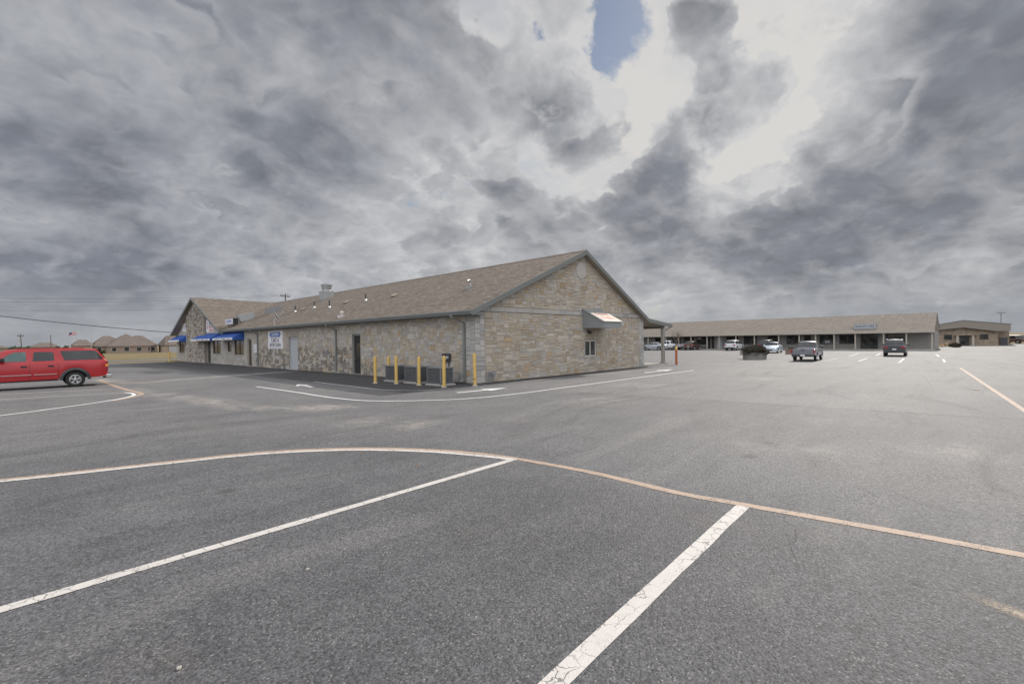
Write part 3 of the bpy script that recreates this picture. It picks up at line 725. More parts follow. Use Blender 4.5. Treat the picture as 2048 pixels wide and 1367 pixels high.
pq = MB(); pq.lathe([(.0, .03), (.40, .03), (.47, .02), (.49, -.02), (.49, -.06)], (8.42, -.035, 5.98), 32, Matrix.Rotation(PI / 2, 3, 'X'), col=(.42, .40, .37, .1))
pq.build('round_plaque', M['stone'], B)

# roof: shingled planes with thickness
rf = MB()
def plane(pts, th=RT):
    up = [Vector(p) for p in pts]; dn = [p - Vector((0, 0, th)) for p in up]
    rf.face(up)
    rf.face(dn[::-1], mi=1)
    n = len(up)
    for i in range(n):
        j = (i + 1) % n; rf.face([dn[i], dn[j], up[j], up[i]], mi=2)
F = -.36
plane([(-.45, F, EZ), (8.5, F, 7.15), (8.5, 47, 7.15), (-.45, 37.0, EZ)])
plane([(8.5, F, 7.15), (15.83, F, 3.32), (15.83, 57.5, 3.32), (8.5, 57.5, 7.15)])
plane([(15.83, F, 3.32), (19.35, F, 2.97), (19.35, 57.5, 2.97), (15.83, 57.5, 3.32)], .1)
plane([(-.62, 36.85, 3.36), (8.5, 47, 7.16), (-.62, 47.1, 7.34)])
plane([(-.62, 47.1, 7.34), (8.5, 47, 7.16), (8.5, 57.5, 3.3), (-.62, 57.4, 3.3)])
plane([(8.5, 47, 7.14), (8.5, 57.5, 7.14), (4, 57.5, 5.2)])
roof = rf.build('roof', [M['shingle'], M['soffit'], M['trim']], B)
rc = MB()
rc.prism([(8.3, 7.085), (8.5, 7.19), (8.7, 7.065), (8.7, 7.045), (8.5, 7.16), (8.3, 7.065)], 1, F - .01, 47)
rc.build('ridge_cap', M['shingle3'], roof)
# barge boards on both gables, corner returns, gutter
tr = MB()
for (ua, ub, fz) in ((-.47, 8.5, zl), (8.5, 15.83, zr), (15.83, 19.37, zr)):
    a, b = (ua, fz(ua) - .0), (ub, (fz(ub) if ub != 15.83 else 3.32))
    if ub == 8.5: b = (8.5, 7.15)
    tr.prism([(a[0], a[1] - .24), (b[0], b[1] - .24), (b[0], b[1] + .012), (a[0], a[1] + .012)], 1, F - .045, F - .003)
tr.box((-.44, F, 3.16), (.34, -.002, 3.30))
tr.build('bargeboard', M['trim'], B)
tr = MB()
for (va, za, vb, zb_) in ((36.7, 3.3, 47.1, 7.33), (47.1, 7.33, 57.5, 3.28)):
    tr.prism([(va, za - .26), (vb, zb_ - .26), (vb, zb_ + .02), (va, za + .02)], 0, -.67, -.625)
tr.build('bargeboard', M['trim'], B)
gt = MB()
gp = [(-.46, 3.37), (-.60, 3.37), (-.61, 3.33), (-.57, 3.24), (-.56, 3.20), (-.46, 3.20)]
gt.prism(gp, 1, F - .02, 36.9)
gt.box((-.459, F, 3.17), (-.40, 36.9, 3.25))
gut = gt.build('gutter', M['gutter'], B)

sf = MB(); sf.face([(-.44, F + .02, 3.2), (-.02, F + .02, 3.2), (-.02, 36.9, 3.2), (-.44, 36.9, 3.2)]); sf.build('soffit', M['soffit'], B)
for v in (.68, 13.54, 27.93):
    d = MB()
    def rect(c, w, dd): return [Vector((c[0] - dd, c[1] - w, c[2])), Vector((c[0] + dd, c[1] - w, c[2])), Vector((c[0] + dd, c[1] + w, c[2])), Vector((c[0] - dd, c[1] + w, c[2]))]
    w, dd = .055, .045
    path = [(-.53, v + .35, 3.22), (-.53, v + .33, 3.08), (-.10, v, 2.86), (-.075, v, 2.75), (-.075, v, .22), (-.12, v, .12), (-.30, v, .06)]
    d.grid([rect(p, w, dd) for p in path], closed=True)
    for z in (2.3, 1.1): d.box((-.135, v - .075, z), (-.02, v + .075, z + .04))
    d.build('downspout', M['gutter'], B, merge=True)

# openings
def door(name, h, mt, frame, glassy=False):
    a, b, c, d = h
    f = MB()
    for q in ((a, a + .09, c, d), (b - .09, b, c, d)): f.box((.05, q[0], q[2]), (.14, q[1], q[3]))
    f.box((.05, a, d - .09), (.14, b, d)); f.box((-.06, a - .02, .0), (.16, b + .02, .058))
    dr = MB(); dr.box((.11, a + .09, c), (.15, b - .09, d - .09))
    o = dr.build(name, M[mt], B)
    f.build('door_frame', M[frame], o)
    k = MB(); k.tube([(.11, b - .2, 1.0), (.06, b - .2, 1.0), (.06, b - .2, 1.0), (.06, b - .34, 1.0)], .014, 8); k.build('handle', M['metal'], o)
    return o
door('door', GREY, 'door_grey', 'door_grey')
door('door', BR, 'bronze', 'soffit'); door('door', D3, 'bronze', 'trim'); door('door', D4, 'bronze', 'trim')
dd = door('door', DARK, 'dark_in', 'trim')
pa = MB(); pa.box((.10, 10.66, 1.05), (.109, 11.15, 1.95)); pa.build('glass_pane', M['glass'], dd)
def window(h, place, frame, glass, mull, depth=.1):
    a, b, c, d = h
    f = MB()
    def bx(x0, x1, z0, z1, d0=-depth + .05, d1=-depth - .02):
        p, q = place(x0, z0, d0), place(x1, z1, d1); f.box(p, q)
    t = .055
    bx(a, a + t, c, d); bx(b - t, b, c, d); bx(a + t, b - t, c, c + t); bx(a + t, b - t, d - t, d)
    for i in range(1, mull + 1):
        x = a + (b - a) * i / (mull + 1); bx(x - t / 2, x + t / 2, c + t, d - t, -depth + .045, -depth - .015)
    o = f.build('window', M[frame], B)
    g = MB(); g.box(place(a + t, c + t, -depth + .01), place(b - t, d - t, -depth - .005)); g.build('pane', M[glass], o)
    s = MB(); s.box(place(a - .06, c - .07, .05), place(b + .06, c - .002, -depth)); s.build('sill', M['concrete'], o)
    return o
for h in WIN: window(h, PL, 'bronze', 'glass_warm', 1)
window(SWIN, PL, 'bronze', 'glass', 0)
window(GW, PG, 'white_frame', 'glass', 1, .06)
# blue awnings with white valances
def awning(v0, v1, txt):
    a = MB(); z0, z1, z2, u1 = 3.17, 2.6, 2.40, -1.0
    off = -.27 if v0 < 45 < v1 and v1 > 45 else 0
    n = 10
    top = [(-.02 + (u1 + .02) * t / 6, z0 + (z1 - z0) * t / 6 - .03 * math.sin(PI * t / 6)) for t in range(7)]
    rows = [[Vector((u, v0 + (v1 - v0) * k / n, z + .006 * math.sin(k * 2.4))) for k in range(n + 1)] for u, z in top]
    a.grid(rows)
    for v in (v0, v1):
        a.face([(u, v, z) for u, z in top] + [(u1, v, z2), (-.02, v, z2)])
    o = a.build('awning', M['awning'], B, smooth=40)
    w = MB(); w.box((u1 - .006, v0, z2), (u1 + .004, v1, z1)); va = w.build('valance', M['valance'], o)
    return o
awning(31.48, 37.56, ''); awning(38.55, 45.73, ''); awning(51.2, 56.7, '')
for k, (v, body) in enumerate(((34.5, 'CAFE   &   SPORTS DEN'), (41.5, 'CAFE   &   SPORTS DEN'))):
    o = [c for c in B.children if c.name.startswith('awning')][k]
    for wd, dv in (('CAFE', 1.75), ('&', .75), ('SPORTS', -.45), ('DEN', -1.9)): text_part('lettering', wd, M['grey_txt'], o, (-1.012, v + dv, 2.5), (PI / 2, 0, -PI / 2), .17, xscale=2.0)
# drive-up canopy on the gable end
c = MB(); c0, c1 = 8.48, 10.36
prof = [(-.02, 3.74), (-1.5, 2.95), (-1.5, 2.6), (-.02, 2.62)]
for u in (c0, c1):
    c.face([(u, y, z) for y, z in prof])
n = 14
for i in range(n):                                # raised ribs on the cheeks
    y = -.06 - 1.38 * i / n; zt = 3.74 + (3.74 - 2.95) / 1.48 * (y + .02) - .03
    c.box((c0 - .018, y - .022, 2.63), (c0 - .001, y + .022, zt)); c.box((c1 + .001, y - .022, 2.63), (c1 + .018, y + .022, zt))
c.face([(c0, -1.5, 2.95), (c1, -1.5, 2.95), (c1, -1.5, 2.6), (c0, -1.5, 2.6)])
c.face([(c0, -.02, 2.62), (c1, -.02, 2.62), (c1, -1.5, 2.6), (c0, -1.5, 2.6)])
sl_v = Vector((0, -1.48, -.79)).normalized(); nrm = Vector((0, -.79, 1.48)).normalized()
def slope(u, t, o): p = Vector((u, -.02, 3.755)) + sl_v * t + nrm * o; return tuple(p)
c.face([slope(c0 - .06, -.02, .02), slope(c0 - .06, 1.74, .02), slope(c1 + .06, 1.74, .02), slope(c1 + .06, -.02, .02)])
c.face([slope(c0 - .06, -.02, -.02), slope(c1 + .06, -.02, -.02), slope(c1 + .06, 1.74, -.02), slope(c0 - .06, 1.74, -.02)])
for a, b in (((c0 - .06, -.02), (c0 - .06, 1.74)), ((c0 - .06, 1.74), (c1 + .06, 1.74)), ((c1 + .06, 1.74), (c1 + .06, -.02))):
    c.face([slope(a[0], a[1], -.02), slope(b[0], b[1], -.02), slope(b[0], b[1], .02), slope(a[0], a[1], .02)])
canopy = c.build('canopy', M['canopy'], B)
s = MB()
for (t0, t1, o) in ((.62, 1.72, .03),):
    P8 = [slope(u, t, oo) for oo in (.022, .045) for u, t in ((c0 + .0, t0), (c1 + .04, t0), (c1 + .04, t1), (c0 + .0, t1))]
    for q in ((3, 2, 1, 0), (4, 5, 6, 7), (0, 1, 5, 4), (1, 2, 6, 5), (2, 3, 7, 6), (3, 0, 4, 7)): s.face([P8[i] for i in q])
board = s.build('sign_board', M['canopy_sign'], None); tag(board, 'white sign board with faded red letters lying on the drive-up canopy', 'sign')
ang = math.atan2(.79, 1.48)
for body, t, sz, mt, xs in (('DRIVE', .80, .34, 'red_txt', 1.55), ('THRU', 1.28, .42, 'pink_txt', 1.25)):
    text_part('lettering', body, M[mt], board, slope((c0 + c1) / 2 + .02, t, .05), (ang, 0, 0), sz, xscale=xs)
lt = MB(); lt.box((8.98, -.16, 2.36), (9.2, -.02, 2.46)); lt.lathe([(.0, -.13), (.075, -.12), (.06, 0), (.03, .02)], (9.09, -.14, 2.4), 10)
tag(lt.build('wall_lamp', M['black'], None), 'small black lamp on the gable wall under the canopy', 'lamp')

# porch behind the gable
ps = MB(); ps.box((15.76, -.3, -.02), (18.75, 57, .12)); ps.build('porch_slab', M['concrete'], B)
pb = MB(); pb.box((18.28, -.22, 2.66), (18.5, 57, 2.86)); pb.build('porch_beam', M['trim'], B)
for v in (-.1, 6, 12, 18, 24):
    p = MB(); p.box((18.28, v - .09, .12), (18.46, v + .09, 2.66)); p.box((18.2, v - .18, .12), (18.57, v + .18, .2)); p.build('porch_post', M['post'], B)
pg = MB(); pg.tube([(19.3, -.3, 2.85), (19.15, -.3, 2.72), (18.7, -.2, 2.55), (18.56, -.14, 2.4), (18.56, -.14, .2)], .045, 8); pg.build('downspout', M['gutter'], B)

# things on the roof
def vent_pipe(u, v, h=.42, r=.05):
    p = MB(); z = zl(u) - .03
    p.tube([(u, v, z), (u, v, z + h)], r, 10); o = p.build('vent_pipe', M['bronze'], roof, smooth=40)
    q = MB(); q.lathe([(r + .10, z + .0), (r + .05, z + .06), (r + .015, z + .16), (r + .004, z + .17)], (u, v, 0), 12); q.build('flashing', M['metal'], o, smooth=40)
for u, v in ((3.63, 16.2), (2.95, 20.7), (3.5, 24.7), (2.96, 27.4)): vent_pipe(u, v, .42 + random.random() * .2)
def box_vent(u, v):
    b = MB(); z = zl(u)
    A = Matrix.Translation((u, v, z)) @ Matrix.Rotation(-math.atan(.4212), 4, 'Y')
    b.box((-.17, -.2, -.02), (.17, .2, .05), M=A); b.box((-.26, -.25, .05), (.20, .25, .13), M=A)
    b.build('roof_vent', M['soffit'], roof)
for u, v in ((3.8, 12.5), (3.75, 19.3), (3.4, 26.6)): box_vent(u, v)
g = MB(); z = zl(3.5)
g.tube([(3.5, 4.2, z - .03), (3.5, 4.2, z + .3), (3.42, 4.15, z + .37), (3.2, 4.05, z + .38), (3.05, 3.98, z + .3)], .06, 10); g.box((3.3, 4.0, z - .1), (3.7, 4.4, z + .06))
g.build('roof_vent', M['metal'], roof, smooth=40)
g = MB(); z = zl(.3); g.box((.1, 13.2, z - .1), (.5, 13.6, z + .09)); g.lathe([(.05, 0), (.05, .18), (.13, .2), (.12, .3), (0, .34)], (.3, 13.4, z + .05), 10); g.build('roof_vent', M['white_frame'], roof)
# exhaust fan on its curb near the ridge
g = MB(); z = zl(6.6); g.box((6.1, 28.3, zl(6.1) - .1), (7.1, 29.4, 7.0)); ch = g.build('fan_curb', M['metal'], roof)
g = MB(); g.lathe([(.44, 6.98), (.44, 7.05), (.40, 7.1), (.52, 7.55), (.54, 7.62), (.40, 7.66), (.30, 7.76), (.14, 7.82), (0, 7.83)], (6.6, 28.85, 0), 18); g.build('exhaust_fan', M['metal'], ch, smooth=35)
g = MB(); g.prism([(3.6, zl(3.6) - .1), (4.5, zl(4.5) - .1), (4.5, zl(4.5) + .35), (3.6, zl(3.6) + .55)], 1, 34.6, 36.6); g.build('vent_hood', M['metal_dull'], roof)
g = MB(); g.prism([(1.3, zl(1.3) + .1), (2.5, zl(2.5) - .1), (2.6, zl(2.5) + .45), (2.3, zl(2.5) + .62), (1.0, zl(1.3) + .75)], 1, 36.5, 37.2); g.build('vent_hood', M['metal'], roof)
# satellite dish on the eave
sdh = thing('satellite_dish', 'dark grey satellite dish standing on the shop eave above the cafe banner', 'satellite dish', (-.2, 23.6, 0))
g = MB(); g.tube([(0, 0, 3.42), (-.05, .05, 3.75), (.1, .1, 4.05), (.12, .1, 4.15)], .03, 8); g.box((-.2, -.15, 3.42), (.2, .15, 3.46)); g.build('mast', M['metal'], sdh)
g = MB()
A = (Matrix.Translation((.12, .1, 4.2)) @ Matrix.Rotation(math.radians(55), 4, 'Y') @ Matrix.Rotation(math.radians(20), 4, 'X')).to_3x3()
g.lathe([(.0, .0), (.2, .02), (.36, .065), (.42, .09), (.43, .085), (.36, .05), (.2, .005), (0, -.015)], (.14, .1, 4.2), 20, A); g.build('reflector', M['metal_dull'], sdh, smooth=60)
g = MB(); e = Vector((.14, .1, 4.2)) + A @ Vector((.0, 0, .62)); g.tube([(.12, .1, 3.9), e], .018, 6); g.box(e - Vector((.06, .06, .05)), e + Vector((.06, .06, .08))); g.build('feed_arm', M['metal'], sdh)

# signs on the building
def board_sign(name, label, h, d=.04, group=None):
    a, b, c_, e = h
    s_ = MB(); s_.box((-d, a, c_), (-.022, b, e)); o = s_.build(name, M['sign_white'], None); tag(o, label, 'sign', group); return o
RW = (PI / 2, 0, -PI / 2)
bn = board_sign('banner_sign', 'white cafe banner with blue logo and dark letters beside the grey door', (22.5, 25.55, 1.58, 3.02))
f = MB(); f.box((-.046, 23.0, 2.54), (-.041, 25.05, 2.93)); f.build('logo_panel', M['blue_txt'], bn)
f = MB(); f.box((-.0435, 22.75, 2.69), (-.0405, 25.3, 2.75)); f.box((-.0435, 22.75, 1.67), (-.0405, 25.3, 1.70)); f.box((-.0435, 23.0, 2.47), (-.0405, 25.05, 2.50)); f.build('rule_line', M['black_txt'], bn)
text_part('lettering', 'SLIDERS', M['sign_white'], bn, (-.048, 24.03, 2.735), RW, .34, xscale=1.25)
for wd, v, z, sz in (('CAFE', 24.32, 2.24, .44), ('&', 23.4, 2.24, .40), ('SPORTS', 24.5, 1.88, .37), ('DEN', 23.3, 1.88, .37)): text_part('lettering', wd, M['black_txt'], bn, (-.043, v, z), RW, sz, xscale=1.12)
nt = board_sign('notice_sign', 'pale notice board between the brown shop door and a downspout', (28.25, 29.0, 1.25, 1.95), .035)
for z in (1.35, 1.42, 1.49, 1.60, 1.67, 1.78, 1.85): f = MB(); f.box((-.0385, 28.33, z), (-.0355, 28.92, z + .025)); f.build('lettering', M['grey_txt'], nt)
s1 = board_sign('wall_sign', 'white gable sign left of the rubble panel, small lines of print', (51.3, 53.8, 3.62, 4.55), .05)
for a_, b_, c_, d_ in ((52.9, 53.3, 4.05, 4.4), (52.2, 52.55, 4.05, 4.4), (51.6, 51.85, 4.1, 4.3), (51.7, 53.2, 3.85, 3.92)): f = MB(); f.box((-.056, a_, c_), (-.051, b_, d_)); f.build('lettering', M['grey_txt'], s1)
s2 = board_sign('wall_sign', 'white gable sign right of the rubble panel with a red emblem and lines of print', (40.9, 43.45, 3.32, 4.62), .05)
f = MB(); f.prism([(42.7, 3.9), (42.95, 3.6), (43.1, 3.75), (42.95, 4.05), (43.2, 4.5), (43.05, 4.52), (42.85, 4.1)], 0, -.056, -.051); f.build('emblem', M['red_txt'], s2)
for z, h in ((4.38, .13), (4.18, .13), (3.98, .09)): f = MB(); f.box((-.056, 41.05, z), (-.051, 42.5, z + h)); f.build('lettering', M['black_txt'], s2)
for z in (3.82, 3.68, 3.52, 3.4): f = MB(); f.box((-.056, 41.1, z), (-.051, 42.45, z + .07)); f.build('lettering', M['red_txt'], s2)
rs = MB(); rs.box((.25, 35.5, 3.93), (.72, 37.9, 4.56)); rsn = rs.build('roof_sign', M['metal_dull'], None); tag(rsn, 'grey box sign with blue letters standing on the roof above an awning', 'sign')
f = MB(); f.box((.235, 35.58, 3.99), (.249, 37.82, 4.5)); f.build('sign_face', M['sign_white'], rsn)
f = MB(); f.box((.26, 35.485, 3.95), (.71, 35.499, 4.54)); f.build('end_panel', M['black'], rsn)
for v in (35.7, 37.7): f = MB(); f.tube([(.5, v, zl(.5) - .03), (.5, v, 3.95)], .04, 6); f.build('bracket', M['bronze'], rsn)
text_part('lettering', 'SLIDERS', M['blue_txt'], rsn, (.228, 36.7, 4.25), RW, .40, xscale=1.2)

# ------------------------------------------------------------------ small things round the building
BOL = [(-2.62, 4.33, 1.31, 'yellow bollard farthest left in the row guarding the air conditioners'),
       (-2.17, 3.2, 1.31, 'yellow bollard in front of the leftmost air conditioner, second of the row'),
       (-1.99, 1.62, 1.32, 'yellow bollard in front of the middle air conditioner'),
       (-1.91, -.1, 1.36, 'yellow bollard in front of the right-hand air conditioner and the meters'),
       (-.67, -.72, 1.44, 'tall yellow bollard at the stone corner with a dark scuff near its foot'),
       (-.9, 5.9, 1.23, 'yellow bollard against the stone wall behind the air conditioners'),
       (-1.48, 53.6, 1.27, 'far yellow bollard at the grass edge beyond the left end of the shop')]
bp = None
for (x, y, h, lab) in BOL:
    if bp is None:
        bp = thing('bollard', lab, 'bollard', (x, y, 0), 0, 'yellow pipe bollards')
        g = MB(); g.lathe([(.076, 0), (.076, 1.0), (.074, 1.03), (.05, 1.05), (0, 1.058)], n=14); g.build('post', M['bollard'], bp, smooth=50)
        g = MB(); g.lathe([(.13, 0.0), (.125, .02), (.09, .03), (.078, .03)], n=14); g.build('footing', M['concrete'], bp)
        o = bp
    else:
        o = copy_tree(bp); o.location = (x, y, 0); o['label'] = lab
    o.scale = (1, 1, h / 1.058); o.rotation_euler = (random.uniform(-.012, .012), random.uniform(-.012, .012), random.random() * 6)
sc_ = MB(); sc_.lathe([(.0785, .42), (.0785, .50)], n=14); 
cor = [o for o in bpy.data.objects if o.get('label', '').startswith('tall yellow')][0]
k = MB()
for i in range(5):
    a0 = math.radians(190 + i * 16); a1 = math.radians(190 + (i + 1) * 16)
    k.face([(.0785 * math.cos(a0), .0785 * math.sin(a0), .20), (.0785 * math.cos(a1), .0785 * math.sin(a1), .205), (.0785 * math.cos(a1), .0785 * math.sin(a1), .235), (.0785 * math.cos(a0), .0785 * math.sin(a0), .225)])
k.build('scuff_mark', M['black'], cor)
rb_ = thing('bollard', 'rusty orange bollard with a yellow top standing beyond the porch', 'bollard', (18.81, -.94, 0))
g = MB(); g.lathe([(.085, 0), (.085, 1.08)], n=14); g.build('post', M['rust'], rb_, smooth=50)
g = MB(); g.lathe([(.087, 1.08), (.087, 1.30), (.06, 1.335), (0, 1.345)], n=14); g.build('cap', M['bollard'], rb_, smooth=50)

def ac_unit(label, x, y):
    t = thing('air_conditioner', label, 'air conditioner', (x, y, 0), 0, 'condenser units along the stone wall')
    W, L, H = .74, 1.02, .80
    g = MB(); g.box((-.06, -.06, -.01), (W + .06, L + .06, .06)); g.build('pad', M['concrete'], t)
    g = MB(); g.box((.012, .012, .07), (W - .012, L - .012, H - .03)); g.build('coil', M['ac'], t)
    g = MB()
    for x0, y0 in ((0, 0), (W - .05, 0), (0, L - .05), (W - .05, L - .05)): g.box((x0, y0, .06), (x0 + .05, y0 + .05, H - .03))
    g.box((0, 0, .06), (W, L, .105)); g.build('frame', M['ac_edge'], t)
    g = MB()                                                         # louvre wires: pattern of the guard
    for i in range(11):
        z = .14 + i * .055
        g.box((-.004, .05, z), (.008, L - .05, z + .012)); g.box((.05, -.004, z), (W - .05, .008, z + .012))
    for i in range(8):
        y0 = .10 + i * .115; g.box((-.007, y0, .105), (-.001, y0 + .01, H - .04))
    for i in range(6):
        x0 = .09 + i * .11; g.box((x0, -.007, .105), (x0 + .01, -.001, H - .04))
    g.build('guard', M['ac_edge'], t)
    g = MB(); g.box((-.012, -.012, H - .035), (W + .012, L + .012, H + .012)); g.lathe([(.30, H + .012), (.30, H + .035), (.27, H + .045), (.08, H + .06), (0, H + .06)], (W / 2, L / 2, 0), 20); g.build('top_cover', M['ac_edge'], t)
    return t
ac_unit('grey condenser unit nearest the downspout, right of three by the wall', -1.66, .45)
ac_unit('grey condenser unit in the middle of three by the wall', -1.66, 2.24)
ac_unit('grey condenser unit farthest left of three by the wall', -1.66, 3.98)
g = MB(); g.tube([(-.12, .95, 0.0), (-.12, .95, .4), (-.03, .95, .45)], .025, 8); g.tube([(-.10, 1.06, 0), (-.10, 1.06, .5), (-.0, 1.06, .55)], .018, 8); g.tube([(-.25, .85, .06), (-.25, 1.3, .06), (-.5, 1.45, .2)], .03, 8); g.tube([(-.3, .8, .1), (-.12, .8, .1)], .05, 8)
tag(g.build('drain_pipes', M['metal_dull'], None), 'grey pipes at the wall foot beside the corner downspout', 'pipe')
em = thing('electric_meter', 'pair of grey electric meters on the wall above the condenser units', 'electric meter', (0, 2.0, 0))
g = MB(); g.box((-.14, -.28, .98), (-.022, -.02, 1.38)); g.box((-.14, .03, .98), (-.022, .30, 1.38)); g.tube([(-.07, -.15, .3), (-.07, -.15, .98)], .025, 8); g.build('meter_box', M['ac'], em)
for y in (-.15, .165):
    g = MB(); g.lathe([(.09, 0), (.09, .08), (.07, .11), (0, .115)], (-.14, y, 1.18), 16, Matrix.Rotation(-PI / 2, 3, 'Y')); g.build('meter_dial', M['metal'], em, smooth=50)
gp_ = thing('gas_pipes', 'grey gas pipes with a round regulator at the foot of the gable wall', 'pipe', (.85, 0, 0))
g = MB()
for x, h in ((-.18, .5), (-.06, .48), (.06, .5)): g.tube([(x, -.12, -.01), (x, -.12, h), (x, -.02, h)], .025, 8)
g.build('riser', M['metal_dull'], gp_)
g = MB(); g.lathe([(.0, -.04), (.11, -.035), (.12, 0), (.11, .035), (0, .04)], (.2, -.14, .42), 14, Matrix.Rotation(PI / 2, 3, 'X')); g.tube([(.2, -.12, -.01), (.2, -.12, .34)], .022, 8); g.build('regulator', M['metal_dull'], gp_, smooth=40)

# ------------------------------------------------------------------ vehicles
def car_paint(name, color, coat=.3, rough=.4):
    return mat(name, color, rough, .0, var=.06, vscale=1.2, coat=coat)
M['car_red'] = car_paint('red_car_paint', (.36, .007, .012))
M['car_silver'] = mat('silver_car_paint', (.44, .47, .50), .3, .45, var=.05, coat=.6)
M['car_grey'] = mat('grey_car_paint', (.17, .178, .195), .36, .25, var=.06, coat=.5)
M['car_dark'] = mat('dark_car_paint', (.042, .046, .055), .35, .2, var=.08, coat=.5)
M['car_white'] = car_paint('white_car_paint', (.62, .63, .64))
M['car_blue'] = mat('pale_blue_car_paint', (.50, .57, .64), .3, .3, var=.05, coat=.6)
M['car_maroon'] = car_paint('maroon_car_paint', (.085, .045, .04))
M['tyre'] = mat('tyre_rubber', (.022, .021, .02), .85, var=.2, vscale=9)
M['rim'] = mat('alloy_rim', (.50, .50, .50), .35, .7, var=.1)
M['car_glass'] = glass_mat('tinted_car_glass', (.012, .013, .014), (.035, .034, .034), .04)
M['car_glass2'] = glass_mat('green_car_glass', (.05, .095, .09), (.10, .17, .16), .04)
M['plastic'] = mat('dark_grey_plastic', (.035, .036, .038), .6, var=.1)
M['tail_red'] = mat('red_lamp_lens', (.26, .012, .014), .2, coat=.5)
M['tail_amber'] = mat('amber_lamp_lens', (.75, .28, .06), .2, coat=.5)
M['head_lens'] = mat('clear_lamp_lens', (.55, .57, .6), .12, .2, coat=.6)
M['chrome'] = mat('chrome_trim', (.6, .6, .6), .2, .9)
M['plate'] = mat('licence_plate', (.6, .6, .58), .5)

def itp(T, x):
    if x <= T[0][0]: return T[0][1]
    for (a, p), (b, q) in zip(T[:-1], T[1:]):
        if x <= b: return p + (q - p) * (x - a) / (b - a) if b > a else q
    return T[-1][1]
class Car:
    """x forward from the rear bumper, y to the left, z up"""
    def __init__(s, name, label, cat, loc, rz, scale, P, paint, group=None):
        s.P = P; s.paint = paint
        s.root = thing(name, label, cat, loc, rz, group); s.root.scale = (scale,) * 3
        s.body(); s.wheels()
    def top(s, x): return itp(s.P['top'], x)
    def belt(s, x): return min(itp(s.P['belt'], x), s.top(x) - .012)
    def w(s, x): return itp(s.P['plan'], x)
    def wt(s, x): return min(itp(s.P['roofw'], x), s.w(x) - .05)
    def side(s, x, z):
        b, t = s.belt(x), s.top(x); w0, w1 = s.w(x) - .045, s.wt(x)
        zt = t - .05
        if z <= b: return s.w(x) - .01 - .03 * max(0, (z - b + .25) / .25)
        return w0 + (w1 - w0) * min(1.05, (z - b) / max(.03, zt - b))
    def body(s):
        P = s.P; L = P['L']; ra = P['arch']; zc = P['R']
        xs = {0.0, L}
        for T in ('top', 'belt', 'plan', 'roofw'): xs |= {p[0] for p in P[T]}
        for xw in P['axles']:
            for k in range(-8, 9): xs.add(xw + ra * math.sin(k / 8 * PI / 2))
            xs |= {xw - ra - .004, xw + ra + .004}
        k = 0
        while k < L: xs.add(k); k += .16
        xs = sorted(x for x in xs if 0 <= x <= L)
        X = [xs[0]]
        for x in xs[1:]:
            if x - X[-1] > .003: X.append(x)
        def sill(x):
            z = itp(P['sill'], x)
            for xw in P['axles']:
                dx = abs(x - xw)
                if dx <= ra + .001: z = max(z, zc + math.sqrt(max(0, ra * ra - dx * dx)))
            return z
        rows = []
        for x in X:
            b, t, sz = s.belt(x), s.top(x), sill(x); w, wt = s.w(x), s.wt(x)
            sz = min(sz, b - .05)
            half = [(0, sz), (w - .10, sz), (w - .02, sz + .012), (w, sz + (b - sz) * .35), (w, sz + (b - sz) * .62), (w - .018, b - .05), (w - .045, b)]
            if P.get('bed') and P['bed'][0] < x < P['bed'][1]:
                zf = b - .42
                half += [(w - .10, b + .004), (w - .13, zf), (w - .5, zf), (0, zf)]
            else:
                zt = max(b + .006, t - .05)
                half += [(w - .045 + (wt - w + .045) * .5, b + (zt - b) * .5), (wt, zt), (wt - .09, t - .008), (0, t + (.03 if t - b > .3 else .015))]
            full = [(-y, z) for y, z in half[::-1][:-1]][0:]
            ring = [Vector((x, y, z)) for y, z in half] + [Vector((x, -y, z)) for y, z in half[::-1][1:-1]]
            rows.append(ring)
        g = MB(); g.grid(rows, closed=True); g.face(rows[0][::-1]); g.face(rows[-1])
        s.b = g.build('body', M[s.paint], s.root, smooth=32)
        u = MB(); u.box((.35, -.55, P['sill'][0][1] - .06), (L - .35, .55, P['belt'][0][1] - .25)); u.build('underbody', M['black'], s.root)
    def wheels(s):
        P = s.P; R = P['R']
        proto = None
        for xw in P['axles']:
            for sg in (1, -1):
                y = sg * (s.w(xw) - .125)
                if proto is None:
                    g = MB(); prof = [(R * .62, -.10), (R * .80, -.115), (R * .95, -.10), (R, -.07), (R, .07), (R * .95, .10), (R * .80, .115), (R * .62, .10), (R * .60, .02), (R * .58, -.09)]
                    rot = Matrix.Rotation(-PI / 2, 3, 'X')
                    g.lathe(prof, n=28, M=rot)
                    wheel = g.build('wheel', M['tyre'], s.root, smooth=40)
                    q = MB(); q.lathe([(R * .62, .098), (R * .56, .105), (R * .52, .07), (R * .50, .03), (.0, .03)], n=28, M=rot)
                    rim = q.build('rim', M['rim'], wheel, smooth=30)
                    h = MB()
                    for k in range(5):
                        a = 2 * PI * k / 5 + .3
                        pts = [(0, 0)] + [(math.cos(a + da) * rr, math.sin(a + da) * rr) for da, rr in ((-.30, R * .27), (-.38, R * .47), (0, R * .49), (.38, R * .47), (.30, R * .27))]
                        h.face([rot @ Vector((x_, y_, .036)) for x_, y_ in pts])
                    h.build('rim_openings', M['black'], wheel, merge=True)
                    hub = MB(); hub.lathe([(R * .17, .03), (R * .16, .06), (R * .1, .075), (0, .077)], n=14, M=rot); hub.build('hub_cap', M['rim'], wheel, smooth=40)
                    proto = wheel
                else: wheel = copy_tree(proto, s.root)
                wheel.location = (xw, y, R)
                wheel.rotation_euler = (0, 0, 0 if sg > 0 else PI)
